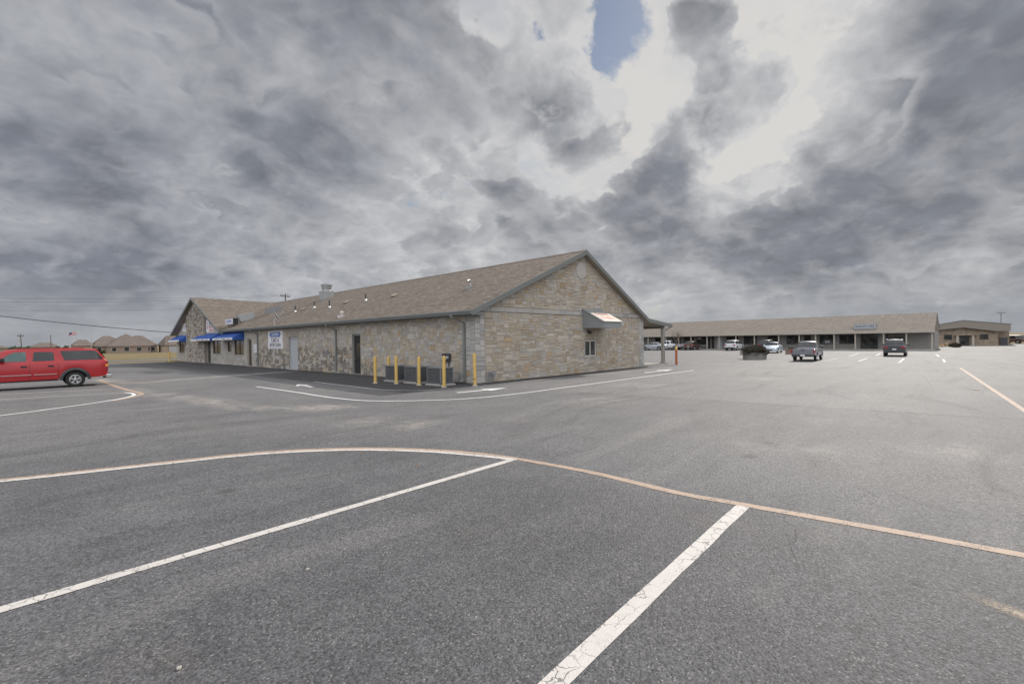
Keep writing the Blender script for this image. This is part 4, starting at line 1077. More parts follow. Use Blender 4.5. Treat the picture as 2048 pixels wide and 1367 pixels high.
    def side_glass(s, polys, mt='car_glass', name='window', sides=(1, -1), off=.008):
        for i, pl in enumerate(polys):
            m_ = mt[i] if isinstance(mt, (list, tuple)) else mt
            for sg in sides:
                g = MB()
                # narrow upright strips so the pane hugs the curved flank
                x0 = min(p[0] for p in pl); x1 = max(p[0] for p in pl); n = len(pl)
                def span(x):
                    zz = []
                    for k in range(n):
                        (ax, az), (bx_, bz) = pl[k], pl[(k + 1) % n]
                        if min(ax, bx_) - 1e-9 <= x <= max(ax, bx_) + 1e-9: zz += [az, bz] if abs(ax - bx_) < 1e-9 else [az + (bz - az) * (x - ax) / (bx_ - ax)]
                    return min(zz), max(zz)
                xs_ = sorted({p[0] for p in pl} | {x0 + (x1 - x0) * k / 14 for k in range(15)})
                rows = []
                for x in xs_:
                    lo, hi = span(min(max(x, x0 + 1e-5), x1 - 1e-5))
                    rows.append([(x, sg * (s.side(x, lo + (hi - lo) * q / 4) + off), lo + (hi - lo) * q / 4) for q in range(5)])
                g.grid([[Vector(p) for p in r] for r in rows])
                g.build(name, M[m_], s.root, smooth=60, merge=True)
    def end_glass(s, x0, x1, inset=.12, mt='car_glass', name='rear_window', off=.012, f0=.06, f1=.94):
        g = MB(); rows = []
        for k in range(5):
            x = x0 + (x1 - x0) * (f0 + (f1 - f0) * k / 4); z = s.top(x); w = s.wt(x) if z - s.belt(x) > .12 else s.w(x) - .1
            w = s.wt(x) + (s.w(x) - .06 - s.wt(x)) * (1 - min(1, (z - itp(s.P['belt'], x)) / max(.1, s.P['roofz'] - itp(s.P['belt'], x))))
            w -= inset
            d = 1 if x1 > x0 else -1
            nx = -(s.top(x + .01) - s.top(x - .01)) / .02; L = math.hypot(nx, 1)
            ox, oz = nx / L * off, off / L
            rows.append([Vector((x + ox, y, z + oz + (.026 if abs(y) < .01 else .02))) for y in (-w, -w * .5, 0, w * .5, w)])
        g.grid(rows); return g.build(name, M[mt], s.root, smooth=60)
    def boxp(s, name, a, b, mt, parent=None, bev=0):
        g = MB(); g.box(a, b); o = g.build(name, M[mt], parent or s.root)
        if bev:
            bm = bmesh.new(); bm.from_mesh(o.data); bmesh.ops.remove_doubles(bm, verts=bm.verts, dist=1e-5)
            bmesh.ops.bevel(bm, geom=bm.edges[:], offset=bev, segments=2, affect='EDGES', profile=.6); bm.to_mesh(o.data); bm.free()
        return o
    def flare(s, xw, mt, wid=.11):
        for sg in (1, -1):
            g = MB(); ra = s.P['arch']; zc = s.P['R']; rows = []
            for k in range(-9, 10):
                a = k / 9 * math.radians(104)
                row = []
                for r, o in ((ra - .012, .0), (ra - .01, .035), (ra + wid * .7, .03), (ra + wid, .004)):
                    x = xw + r * math.sin(a); z = max(.36, zc + r * math.cos(a)); row.append(Vector((x, sg * (s.w(x) + o - .004), z)))
                rows.append(row)
            g.grid(rows); g.build('wheel_arch_trim', M[mt], s.root, smooth=50)
    def mirrors(s, x, z, mt):
        for sg in (1, -1):
            y = s.side(x, z); s.boxp('mirror', (x - .10, sg * (y + .04), z - .03), (x + .10, sg * (y + .24), z + .15), mt, bev=.03)
    def seams(s, xs_, z0, z1):
        g = MB()
        for x in xs_:
            for sg in (1, -1):
                zz = [z0 + (z1 - z0) * k / 6 for k in range(7)]
                for a, b in zip(zz[:-1], zz[1:]):
                    g.face([(x - .006, sg * (s.side(x, a) + .014), a), (x + .006, sg * (s.side(x, a) + .014), a), (x + .006, sg * (s.side(x, b) + .014), b), (x - .006, sg * (s.side(x, b) + .014), b)])
        return g

# the red sport utility wagon on the left
SUB = dict(L=5.55, R=.375, arch=.475, axles=(1.25, 4.5), roofz=1.88,
           top=[(0, 1.27), (.03, 1.30), (.14, 1.47), (.33, 1.78), (.46, 1.86), (.9, 1.885), (3.3, 1.89), (3.62, 1.86), (3.80, 1.79), (4.28, 1.32), (4.36, 1.27), (5.2, 1.17), (5.45, 1.08), (5.55, .95)],
           belt=[(0, 1.255), (.1, 1.27), (4.1, 1.27), (4.4, 1.22), (5.3, 1.08), (5.55, .9)],
           plan=[(0, .90), (.08, .955), (.3, .985), (4.6, .985), (5.2, .95), (5.45, .86), (5.55, .74)],
           roofw=[(0, .86), (.14, .84), (.46, .80), (3.6, .78), (4.3, .82), (4.4, .84), (5.2, .80), (5.55, .6)],
           sill=[(0, .52), (.3, .46), (.8, .43), (5.0, .40), (5.55, .45)])
car = Car('sport_utility_vehicle', 'long red sport utility wagon with black wheel arch trim parked at the left edge', 'car', (-11.38, 16.6, 0), PI, 1.0, SUB, 'car_red')
car.side_glass([[(.17, 1.335), (.40, 1.73), (.50, 1.785), (.62, 1.80), (1.78, 1.80), (1.64, 1.34)]])
car.side_glass([[(2.0, 1.345), (2.02, 1.70), (2.08, 1.765), (2.70, 1.775), (2.75, 1.335)]])
car.side_glass([[(2.96, 1.335), (2.98, 1.785), (3.35, 1.765), (3.56, 1.66), (3.92, 1.335)]], 'car_glass2')
car.end_glass(.05, .40, .10); car.end_glass(4.26, 3.80, .08, 'car_glass2', 'windscreen')
car.flare(1.25, 'plastic'); car.flare(4.5, 'plastic')
for sg in (1, -1):
    yl = lambda x: sg * (car.w(x) - .006)
    for (a, b) in ((1.92, 2.72), (2.80, 4.0)):
        g = MB(); g.box((a, sg * (.985 - .012), .655), (b, sg * 1.008, .735)); o = g.build('side_moulding', M['car_red'], car.root)
        g = MB(); g.box((a, sg * 1.008, .68), (b, sg * 1.013, .705)); g.build('chrome_strip', M['chrome'], o)
    for x in (2.12, 3.05): car.boxp('door_handle', (x - .1, sg * .972, 1.045), (x + .1, sg * 1.0, 1.12), 'black', bev=.012)
    tl = car.boxp('tail_light', (-.015, sg * .80, .74), (.09, sg * .968, 1.25), 'tail_red', bev=.02)
    car.boxp('indicator_lens', (-.019, sg * .815, .96), (.088, sg * .972, 1.10), 'tail_amber', tl)
    car.boxp('roof_rail', (.9, sg * .70, 1.905), (3.3, sg * .735, 1.945), 'car_red', bev=.01)
g = car.seams((1.86, 2.86, 4.05), .46, 1.25); g.build('door_seams', M['black'], car.root)
car.boxp('rear_bumper', (-.17, -.93, .40), (.05, .93, .58), 'chrome', bev=.03)
car.boxp('bumper_step', (-.16, -.6, .579), (.04, .6, .60), 'plastic'); car.boxp('tow_hitch', (-.25, -.06, .34), (.1, .06, .42), 'black')
car.boxp('licence_plate', (-.012, -.18, .80), (-.004, .18, .95), 'plate')
car.mirrors(3.78, 1.36, 'black'); car.boxp('running_board', (1.85, -.97, .36), (3.95, .97, .395), 'plastic')
car.boxp('front_bumper', (5.35, -.9, .42), (5.62, .9, .68), 'chrome', bev=.04)
for sg in (1, -1): car.boxp('headlight', (5.40, sg * .48, .78), (5.56, sg * .82, .95), 'head_lens', bev=.02)

def rear_fit(c, zl_, zh, y0, y1, plate_z, bz0, bz1, bmat, bx=-.08, plate=True):
    for sg in (1, -1): c.boxp('tail_light', (-.012, sg * y0, zl_), (.10, sg * y1, zh), 'tail_red', bev=.015)
    c.boxp('rear_bumper', (bx, -.86, bz0), (.06, .86, bz1), bmat, bev=.03)
    if plate: c.boxp('licence_plate', (min(bx, -.01) - .008, -.17, plate_z), (min(bx, -.01) - .001, .17, plate_z + .15), 'plate')
def front_fit(c, L, zh0, zh1, y0, y1, g0, g1):
    for sg in (1, -1): c.boxp('headlight', (L - .28, sg * y0, zh0), (L + .006, sg * y1, zh1), 'head_lens', bev=.02)
    c.boxp('grille', (L - .1, -y0 + .03, g0), (L + .012, y0 - .03, g1), 'black', bev=.01)
# pickup trucks
PICK = dict(L=5.3, R=.37, arch=.455, axles=(1.2, 4.35), roofz=1.76, bed=(.07, 1.85),
            top=[(0, 1.10), (1.86, 1.11), (1.93, 1.15), (2.15, 1.62), (2.3, 1.73), (2.7, 1.765), (3.3, 1.75), (3.5, 1.68), (4.1, 1.17), (4.2, 1.12), (5.0, 1.04), (5.2, .98), (5.3, .86)],
            belt=[(0, 1.09), (1.9, 1.09), (4.0, 1.08), (5.0, .98), (5.3, .8)],
            plan=[(0, .90), (.06, .935), (4.6, .94), (5.05, .89), (5.3, .70)],
            roofw=[(0, .85), (1.9, .80), (2.3, .70), (3.4, .68), (4.1, .76), (5.3, .6)], sill=[(0, .58), (.7, .50), (4.8, .46), (5.3, .50)])
def pickup(label, loc, rz, scale, paint, group=None):
    c = Car('pickup_truck', label, 'pickup truck', loc, rz, scale, PICK, paint, group)
    c.side_glass([[(2.22, 1.17), (2.38, 1.62), (2.86, 1.67), (2.86, 1.16)], [(2.95, 1.16), (2.95, 1.67), (3.35, 1.63), (3.80, 1.17)]])
    c.end_glass(1.95, 2.2, .06); c.end_glass(4.06, 3.52, .06, name='windscreen')
    rear_fit(c, .72, 1.06, .80, .93, .47, .42, .60, 'plastic', -.14)
    c.boxp('tailgate', (-.02, -.79, .66), (.02, .79, 1.10), paint, bev=.012); c.boxp('tailgate_handle', (-.032, -.13, .96), (-.015, .13, 1.03), 'black')
    front_fit(c, 5.3, .72, .88, .42, .72, .66, .9)
    c.mirrors(3.62, 1.16, 'black'); c.seams((2.1, 2.9, 3.9), .52, 1.06).build('door_seams', M['black'], c.root)
    c.flare(1.2, paint, .05); c.flare(4.35, paint, .05)
    return c
SUV = dict(L=4.85, R=.36, arch=.44, axles=(1.0, 3.82), roofz=1.72,
           top=[(0, 1.06), (.04, 1.12), (.30, 1.58), (.42, 1.68), (.8, 1.72), (2.4, 1.73), (2.75, 1.68), (3.55, 1.14), (3.65, 1.09), (4.5, .98), (4.75, .88), (4.85, .75)],
           belt=[(0, 1.04), (3.4, 1.05), (3.7, 1.02), (4.6, .9), (4.85, .7)],
           plan=[(0, .84), (.1, .91), (.4, .945), (4.1, .945), (4.6, .87), (4.85, .66)],
           roofw=[(0, .80), (.4, .70), (2.7, .67), (3.5, .74), (4.85, .55)], sill=[(0, .42), (.6, .34), (4.3, .32), (4.85, .36)])
def suv(label, loc, rz, scale, paint, front=False, rails=False):
    c = Car('sport_utility_vehicle', label, 'car', loc, rz, scale, SUV, paint)
    c.side_glass([[(.26, 1.12), (.48, 1.58), (1.12, 1.62), (1.16, 1.10)], [(1.25, 1.10), (1.22, 1.62), (1.98, 1.64), (2.02, 1.09)], [(2.10, 1.09), (2.08, 1.64), (2.62, 1.58), (3.22, 1.11)]])
    c.end_glass(.05, .38, .07); c.end_glass(3.52, 2.78, .06, name='windscreen')
    rear_fit(c, .82, 1.02, .52, .865, .66, .36, .56, 'plastic', -.06)
    front_fit(c, 4.85, .66, .80, .36, .64, .46, .7)
    c.mirrors(3.05, 1.10, 'black'); c.seams((1.2, 2.05, 3.2), .38, 1.0).build('door_seams', M['black'], c.root)
    if rails:
        for sg in (1, -1): c.boxp('roof_rail', (.55, sg * .60, 1.745), (2.5, sg * .635, 1.785), 'chrome', bev=.01)
    return c
SED = dict(L=4.75, R=.33, arch=.40, axles=(1.0, 3.78), roofz=1.45,
           top=[(0, .92), (.08, .98), (.62, 1.04), (.75, 1.07), (1.35, 1.38), (1.6, 1.44), (2.2, 1.46), (2.6, 1.42), (3.45, 1.02), (3.55, .98), (4.4, .84), (4.65, .74), (4.75, .62)],
           belt=[(0, .90), (.7, .98), (3.4, .94), (4.5, .78), (4.75, .58)],
           plan=[(0, .74), (.12, .84), (.5, .90), (4.0, .90), (4.5, .82), (4.75, .60)],
           roofw=[(0, .66), (.7, .72), (1.4, .60), (2.5, .58), (3.4, .68), (4.75, .5)], sill=[(0, .34), (.6, .26), (4.3, .24), (4.75, .28)])
def sedan(label, loc, rz, scale, paint):
    c = Car('sedan_car', label, 'car', loc, rz, scale, SED, paint)
    c.side_glass([[(1.02, 1.04), (1.50, 1.34), (2.02, 1.38), (2.04, 1.01)], [(2.12, 1.01), (2.10, 1.38), (2.52, 1.35), (3.16, 1.0)]])
    c.end_glass(.80, 1.42, .06); c.end_glass(3.42, 2.64, .06, name='windscreen')
    rear_fit(c, .68, .88, .46, .76, .55, .30, .52, paint, -.06)
    front_fit(c, 4.75, .56, .70, .34, .58, .34, .5)
    c.mirrors(3.02, .98, paint); c.seams((1.1, 2.08, 3.15), .3, .9).build('door_seams', M['black'], c.root)
    return c
pickup('grey pickup truck seen from behind, parked alone in the middle of the lot', (27.2, -7.15, 0), math.radians(4), .86, 'car_grey')
suv('dark grey sport utility vehicle with silver roof rails, seen from behind at right', (39.6, -11.5, 0), math.radians(3), .87, 'car_dark', rails=True)
suv('white sport utility vehicle parked facing the strip of shops, seen from behind', (55.7, 8.35, 0), math.radians(2), .84, 'car_white')
suv('dark sport utility vehicle parked behind the pale blue sedan', (55.9, 3.95, 0), math.radians(2), .84, 'car_dark')
sedan('pale blue sedan with its nose towards the camera, beside a brick planter', (49.6, .75, 0), math.radians(186), .86, 'car_blue')
sedan('silver sedan partly hidden by the stone corner and the porch post', (56.6, 18.35, 0), math.radians(92), .86, 'car_silver')
pickup('white pickup truck parked sideways behind the silver sedan', (59.0, 16.7, 0), math.radians(90), .84, 'car_white')
suv('maroon car with red tail lights parked behind the rusty bollard', (57.0, 14.95, 0), math.radians(6), .78, 'car_maroon')

# ------------------------------------------------------------------ the strip of shops
M['siding'] = mat('grey_board_siding', (.235, .225, .21), .8, var=.1, vscale=1)
M['fascia_tan'] = mat('tan_fascia', (.40, .355, .30), .7, var=.06)
M['stone_far'] = mat('brown_stone_veneer', (.27, .215, .16), .9, var=.55, vscale=1.8, detail=2)
S = thing('shop_strip', 'long single-storey strip of shops with a brown shingle roof and dark windows', 'shops', (62, 0, 0))
V0, V1 = -13.2, 44.0
g = MB(); g.box((0, V0, -.02), (9, V1, 2.35))
n = int((V1 - V0) / .42)
for i in range(n):
    v = V0 + .2 + i * .42; g.box((-.018, v, .12), (-.001, v + .045, 2.3))
g.build('wall', M['siding'], S)
g = MB(); g.box((-1.75, V0, -.02), (-.02, V1, .11)); g.build('walkway', M['concrete'], S)
g = MB(); g.face([(-1.95, V0 - .1, 2.46), (4.0, V0 - .1, 4.62), (4.0, V1, 4.62), (-1.95, V1, 2.46)][::-1])
g.face([(4.0, V0 - .1, 4.62), (9.4, V0 - .1, 2.6), (9.4, V1, 2.6), (4.0, V1, 4.62)][::-1])
g.prism([(-1.9, 2.40), (4.0, 4.58), (9.3, 2.5)], 1, V0 - .06, V0 + .05)
g.build('roof', M['shingle2'], S)
g = MB(); g.box((-2.0, V0 - .12, 2.12), (-1.9, V1, 2.455)); g.build('fascia', M['fascia_tan'], S)
g = MB(); g.box((-1.89, V0 - .1, 2.2), (-.02, V1, 2.25)); g.build('soffit', M['siding'], S)
for v in (23.4, 20.2, 18.0, 15.95, 13.4, 11.55, 9.1, 6.5, 3.3, .75, -1.2, -3.3, -5.6, -8.5, -10.7, -13.05):
    g = MB(); g.box((-1.72, v - .07, .11), (-1.58, v + .07, 2.2)); g.box((-1.77, v - .12, 2.0), (-1.53, v + .12, 2.08)); g.build('porch_post', M['fascia_tan'], S)
def shop_window(a, b, z0=.78, z1=1.98, name='window', mull=1, door=False):
    f = MB(); t = .06
    f.box((-.07, a, z0), (-.02, a + t, z1)); f.box((-.07, b - t, z0), (-.02, b, z1)); f.box((-.07, a + t, z0), (-.02, b - t, z0 + t)); f.box((-.07, a + t, z1 - t), (-.02, b - t, z1))
    for k in range(1, mull + 1):
        y = a + (b - a) * k / (mull + 1); f.box((-.065, y - .03, z0 + t), (-.02, y + .03, z1 - t))
    o = f.build(name, M['bronze' if not door else 'black'], S)
    p = MB(); p.box((-.045, a + t, z0 + t), (-.019, b - t, z1 - t)); p.build('pane', M['glass'], o)
    return o
for a, b in ((27, 30), (31.5, 34), (21.1, 22.9), (18.4, 19.9), (16.2, 17.8), (14.1, 15.75), (9.3, 11.05), (6.65, 8.5), (3.6, 5.2), (.95, 2.7), (-2.95, -1.35), (-5.4, -3.6)): shop_window(a, b)
shop_window(-10.45, -8.6, .6, 1.98); shop_window(-.3, .5, 1.0, 1.98, mull=1)
for a, b in ((13.55, 13.95), (12.95, 13.3)): shop_window(a, b, .12, 1.98, 'door', 0, True)
shop_window(-7.75, -5.95, .12, 2.02, 'door', 1, True)
g = MB(); g.box((-.07, 11.7, .12), (-.02, 12.55, 1.95)); o = g.build('door', M['door_grey'], S); g = MB(); g.box((-.078, 11.98, 1.0), (-.071, 12.25, 1.3)); g.build('door_notice', M['sign_white'], o)
g = MB(); g.box((-.095, 15.0, 1.62), (-.072, 15.6, 1.86)); w = g.build('window_sign', M['sign_white'], S); g = MB(); g.box((-.10, 15.05, 1.7), (-.096, 15.55, 1.78)); g.build('lettering', M['red_txt'], w)
g = MB(); g.box((-.095, -2.5, .95), (-.072, -2.0, 1.2)); w = g.build('window_sign', M['sign_white'], S); g = MB(); g.box((-.10, -2.45, 1.03), (-.096, -2.05, 1.12)); g.build('lettering', M['black_txt'], w)
g = MB(); g.box((-1.35, 13.7, .30), (-.75, 15.1, .40)); g.box((-1.3, 13.8, .11), (-1.2, 13.9, .3)); g.box((-1.3, 14.9, .11), (-1.2, 15.0, .3)); tag(g.build('bench', M['bronze'], None), 'low dark bench on the walkway of the strip under a shop window', 'bench').location = (62, 0, 0)
sg_ = MB(); sg_.box((60.55, -7.75, 2.50), (61.2, -5.4, 3.35)); so_ = sg_.build('shop_sign', M['metal_dull'], None); tag(so_, 'grey box sign with dark letters on the strip roof above the glazed doors', 'sign')
g = MB(); g.box((60.53, -7.68, 2.78), (60.549, -5.47, 3.28)); g.build('sign_face', mat('grey_sign_face', (.40, .42, .45), .6), so_)
text_part('lettering', 'SIGNATURE', M['black_txt'], so_, (60.525, -6.57, 3.03), RW, .36, xscale=1.05)

# stone building at far right
R_ = thing('stone_hall', 'brown stone hall with a shallow gable front at the far right', 'building', (90, 0, 0))
g = MB(); g.prism([(-11.2, -.05), (-19.25, -.05), (-19.25, 2.75), (-15.4, 3.55), (-11.2, 2.9)], 0, 0, 14); g.build('wall', M['stone_far'], R_)
g = MB(); g.box((1.2, -20.5, -.05), (14, -19.26, 2.6)); g.build('side_wall', M['stone_far'], R_)
g = MB(); g.prism([(-10.6, 3.0), (-15.4, 3.93), (-20.7, 3.15), (-20.7, 3.25), (-15.4, 4.03), (-10.6, 3.1)], 0, -.7, 14.4); g.build('roof', M['trim'], R_)
g = MB(); g.prism([(-10.7, 2.35), (-10.7, 3.0), (-15.4, 3.92), (-20.6, 3.14), (-20.6, 2.2), (-19.0, 2.2), (-15.4, 2.85)], 0, -.66, -.55); g.build('gable_fascia', mat('brown_metal_panel', (.235, .205, .175), .7, var=.08), R_)
for a, b in ((-14.05, -13.1), (-18.2, -17.25)):
    f = MB(); f.box((-.06, a, .95), (-.01, b, 1.75)); o = f.build('window', M['bronze'], R_); p = MB(); p.box((-.07, a + .06, 1.0), (-.061, b - .06, 1.7)); p.build('pane', M['glass'], o)
f = MB(); f.box((-.06, -16.05, -.02), (-.01, -15.0, 1.5)); o = f.build('door', M['bronze'], R_); p = MB(); p.box((-.07, -15.95, .1), (-.061, -15.1, 1.4)); p.build('pane', M['glass'], o)
for v in (-16.5, -14.7):
    f = MB(); f.box((-.65, v - .14, -.02), (-.4, v + .14, 1.6)); f.build('porch_column', M['fascia_tan'], R_)
f = MB(); f.prism([(-14.3, 1.6), (-15.6, 1.95), (-16.9, 1.6)], 0, -.75, -.02); f.build('porch_gable', M['stone_far'], R_)
f = MB(); f.box((1.0, -20.3, -.02), (1.19, -19.5, 1.2)); f.build('side_door', M['car_dark'], R_)

# ------------------------------------------------------------------ plants
M['shrub'] = leaf_mat('dark_shrub_leaves', (.012, .014, .010), (.075, .062, .040))
M['shrub_g'] = leaf_mat('green_shrub_leaves', (.025, .040, .018), (.085, .105, .05))
M['bark'] = mat('grey_bark', (.115, .095, .08), .9, var=.25, vscale=8)
M['twig'] = mat('bare_twigs', (.13, .10, .085), .9, var=.2, vscale=5)
M['brick'] = mat('brown_brick', (.22, .15, .125), .9, var=.3, vscale=6, detail=2)
def leaves(mb, c, r, n, sz, rng, flat=1., droop=0.):
    for _ in range(n):
        while True:
            p = Vector((rng.uniform(-1, 1), rng.uniform(-1, 1), rng.uniform(-1, 1)))
            if p.length < 1: break
        p = p.normalized() * (p.length ** .45)
        k = .82 + .3 * mn.noise(Vector((p.x * 2.1 + c[0], p.y * 2.1, p.z * 2.1 + c[1])))
        q = Vector((c[0] + p.x * r[0] * k, c[1] + p.y * r[1] * k, c[2] + p.z * r[2] * k))
        a = Vector((rng.gauss(0, 1), rng.gauss(0, 1), rng.gauss(0, 1) - droop)).normalized(); b = a.orthogonal().normalized()
        s = sz * rng.uniform(.5, 1.3); t = rng.random()
        mb.face([q - a * s, q + b * s * .45, q + a * s, q - b * s * .45], col=(t, t, t, 1))
def bare_tree(name, label, loc, h, seed, spread=.55, lv=5, group=None, r0=None, stems=1):
    rng = random.Random(seed); t = thing(name, label, 'tree', loc, 0, group)
    tr_ = MB(); cr = MB()
    def grow(p, d, L, r, k):
        n = 4; pts = [p]; q = p; dd = d
        for i in range(n):
            dd = (dd + Vector((rng.gauss(0, .10), rng.gauss(0, .10), rng.gauss(.02, .05)))).normalized(); q = q + dd * (L / n); pts.append(q)
        (tr_ if k >= lv - 1 else cr).tube(pts, [r * (1 - .4 * i / n) for i in range(n + 1)], 6 if k >= lv - 1 else (4 if k > 1 else 3), caps=False)
        if k == 0: return
        m = rng.choice((2, 3, 3))
        for _ in range(m):
            a = rng.uniform(0, 2 * PI); s = rng.uniform(.35, 1.) * spread * 1.3
            nd = (dd + Vector((math.cos(a) * s, math.sin(a) * s, rng.uniform(-.1, .25)))).normalized()
            grow(pts[rng.choice((2, 3, 4, 4))], nd, L * rng.uniform(.58, .82), r * .55, k - 1)
    r0 = r0 or h * .018
    for s in range(stems):
        a = 2 * PI * s / max(1, stems); d = Vector((math.cos(a) * .3, math.sin(a) * .3, 1)).normalized() if stems > 1 else Vector((0, 0, 1))
        grow(Vector((0, 0, -.03)), d, h * .30, r0, lv)
    tr_.build('trunk', M['bark'], t, smooth=50); cr.build('crown', M['twig'], t)
    return t
rg = random.Random(5)
pl = thing('planter', 'round grey planter with an overgrown dark shrub in the middle of the lot', 'planter', (29.8, -2.9, 0))
g = MB(); g.lathe([(.92, -.01), (.95, .50), (.96, .58), (.84, .58), (.82, .5), (0, .5)], n=28); g.build('planter_wall', mat('weathered_concrete', (.20, .19, .175), .9, var=.3, vscale=4), pl, smooth=40)
g = MB(); leaves(g, (0, 0, .74), (1.2, 1.2, .56), 6500, .05, rg); leaves(g, (0, 0, .5), (1.22, 1.22, .36), 3000, .05, rg, droop=1.)
tag(g.build('shrub', M['shrub'], None), 'dark overgrown shrub spilling over the round grey planter', 'shrub').location = (29.8, -2.9, 0)
bpl = thing('brick_planter', 'low brown brick planter between the pale blue sedan and the grey pickup', 'planter', (43.2, -2.45, 0))
g = MB(); g.box((-.6, -.42, -.01), (.6, .42, .48)); g.box((-.66, -.48, .48), (.66, .48, .54)); g.build('planter_wall', M['brick'], bpl)
g = MB(); leaves(g, (0, 0, .6), (.5, .36, .12), 300, .05, rg); g.build('dead_plants', M['shrub'], bpl)
bare_tree('bare_tree', 'small leafless tree in front of the strip of shops beside the porch post', (57.6, 17.15, 0), 3.9, 12, .6, 5, stems=4, r0=.05)
g = MB(); leaves(g, (0, 0, .3), (.85, .85, .38), 1400, .07, rg); tag(g.build('shrub', M['shrub'], None), 'low black-green shrub in front of the stone hall at far right', 'shrub').location = (75.6, -14.7, 0)
for i, (x, y, l) in enumerate(((78.5, -12.95, 'tan stack of stone on a pallet by the end of the shop strip, left one'), (80.5, -13.6, 'tan stack of stone on a pallet by the end of the shop strip, right one'))):
    t = thing('stone_pallet', l, 'pallet', (x, y, 0), .2, 'pallets of stone')
    g = MB(); g.box((-.5, -.5, 0), (.5, .5, .03)); [g.box((-.5, q - .05, .03), (.5, q + .05, .12)) for q in (-.42, 0, .42)]; g.box((-.5, -.5, .12), (.5, .5, .15)); g.build('pallet', M['fascia_tan'], t)
    g = MB()
    for k in range(14): q = (rg.uniform(-.38, .3), rg.uniform(-.4, .3)); zz = .15 + .13 * (k // 6); g.box((q[0], q[1], zz), (q[0] + rg.uniform(.15, .3), q[1] + rg.uniform(.15, .3), zz + .13))
    g.build('stone_block', mat('loose_sandstone', (.42, .29, .16), .9, var=.3), t)
suv('red and white vehicle parked on the grass at the right edge', (104.5, -22.9, 0), math.radians(80), .85, 'car_maroon')
suv('dark vehicle parked on the grass beyond the stone hall', (106.0, -21.6, 0), math.radians(75), .85, 'car_dark')

# ------------------------------------------------------------------ far left: houses, trees, poles
M['house_brick'] = mat('pale_house_brick', (.30, .225, .18), .9, var=.2, vscale=2)
M['house_brick2'] = mat('tan_house_brick', (.34, .26, .19), .9, var=.2, vscale=2)
def hip(mb, x0, x1, y0, y1, z0, z1, ra, rb):
    ym = (y0 + y1) / 2; A, Bp, C_, D_ = (x0, y0, z0), (x1, y0, z0), (x1, y1, z0), (x0, y1, z0); E, F_ = (ra, ym, z1), (rb, ym, z1)
    mb.face([A, Bp, F_, E]); mb.face([Bp, C_, F_]); mb.face([C_, D_, E, F_]); mb.face([D_, A, E])
    mb.face([A, D_, C_, Bp])
def house(label, loc, blocks, wins, wallm, roofm, garage=None):
    t = thing('brick_house', label, 'house', loc)
    w = MB(); r = MB()
    for (x0, x1, y0, y1, ze, zr_, ra, rb) in blocks:
        w.box((x0 + .4, y0 + .4, -.1), (x1 - .4, y1 - .4, ze + .02)); hip(r, x0, x1, y0, y1, ze, zr_, ra, rb)
    w.build('wall', M[wallm], t); r.build('roof', M[roofm], t)
    for (a, b, z0, z1, y) in wins:
        f = MB(); f.box((a, y - .04, z0), (b, y - .005, z1)); o = f.build('window', M['white_frame'], t)
        g_ = MB(); g_.box((a + .07, y - .05, z0 + .07), (b - .07, y - .041, z1 - .07)); g_.build('pane', M['glass'], o)
    if garage:
        f = MB(); f.box(*garage); f.build('garage_door', M['door_grey'], t)
    return t
house('wide brick house with three hipped brown roof peaks across the field', (0, 155, 0),
      [(.9, 10.2, 4, 15, 1.95, 4.95, 3.9, 5.4), (3.6, 14.0, .6, 13, 1.9, 5.45, 8.5, 8.9), (8.0, 15.9, 2.5, 13, 1.95, 5.0, 10.9, 12.7)],
      [(4.8, 5.9, .5, 1.6, .99), (7.5, 8.7, .45, 1.65, .99), (10.3, 11.5, .4, 1.6, .99), (12.9, 13.5, .4, 1.6, .99), (13.9, 15.0, .4, 1.6, 2.88), (2.1, 3.0, .2, 1.7, 4.38)], 'house_brick', 'shingle3')
house('brown-roofed house half hidden behind the left awning of the shop', (0, 150, 0), [(15.9, 30, 0, 11, 2.0, 4.75, 17.2, 27)], [(23, 24, .5, 1.6, .38)], 'house_brick2', 'shingle3', ((16.9, .33, -.05), (21.5, .39, 1.7)))
house('small brick house with a gabled porch left of the wide house', (0, 158, 0), [(-3.2, 1.4, 0, 9, 2.2, 3.9, -1.6, .2)], [(-2.2, -1.4, .6, 1.6, .38)], 'house_brick2', 'shingle3')
house('low far house with a dull roof seen over the red wagon roof', (0, 175, 0), [(-11, -4.4, 0, 9, 2.0, 3.3, -8.8, -6.4)], [(-9.2, -8.3, .6, 1.6, .38)], 'house_brick', 'shingle3')
house('far house with a dark roof above the rear door of the red wagon', (0, 215, 0), [(-20.5, -14.5, 0, 9, 1.9, 2.7, -18.8, -16.5)], [(-18, -17, .6, 1.6, .38)], 'house_brick', 'shingle3')
house('brown-roofed far house at the left edge of the picture', (0, 185, 0), [(-28.5, -19.6, 0, 10, 2.0, 3.7, -26, -22)], [(-25, -24, .6, 1.6, .38)], 'house_brick2', 'shingle3')
for i, (x, y, rx, rz_, lab) in enumerate(((-4.9, 150, 1.0, 1.5, 'round evergreen bush right of the flag'), (-6.3, 152, .9, 1.35, 'round evergreen bush below the flag'), (-13.5, 190, 2.4, 1.6, 'long low hedge behind the red wagon'), (2.75, 154.2, .55, .55, 'small dark bush at the left corner of the wide brick house'))):
    g = MB(); leaves(g, (0, 0, rz_ * .75), (rx, rx, rz_ * .9), 700, .22, rg)
    tag(g.build('bush', M['shrub_g'], None), lab, 'bush').location = (x, y, 0)
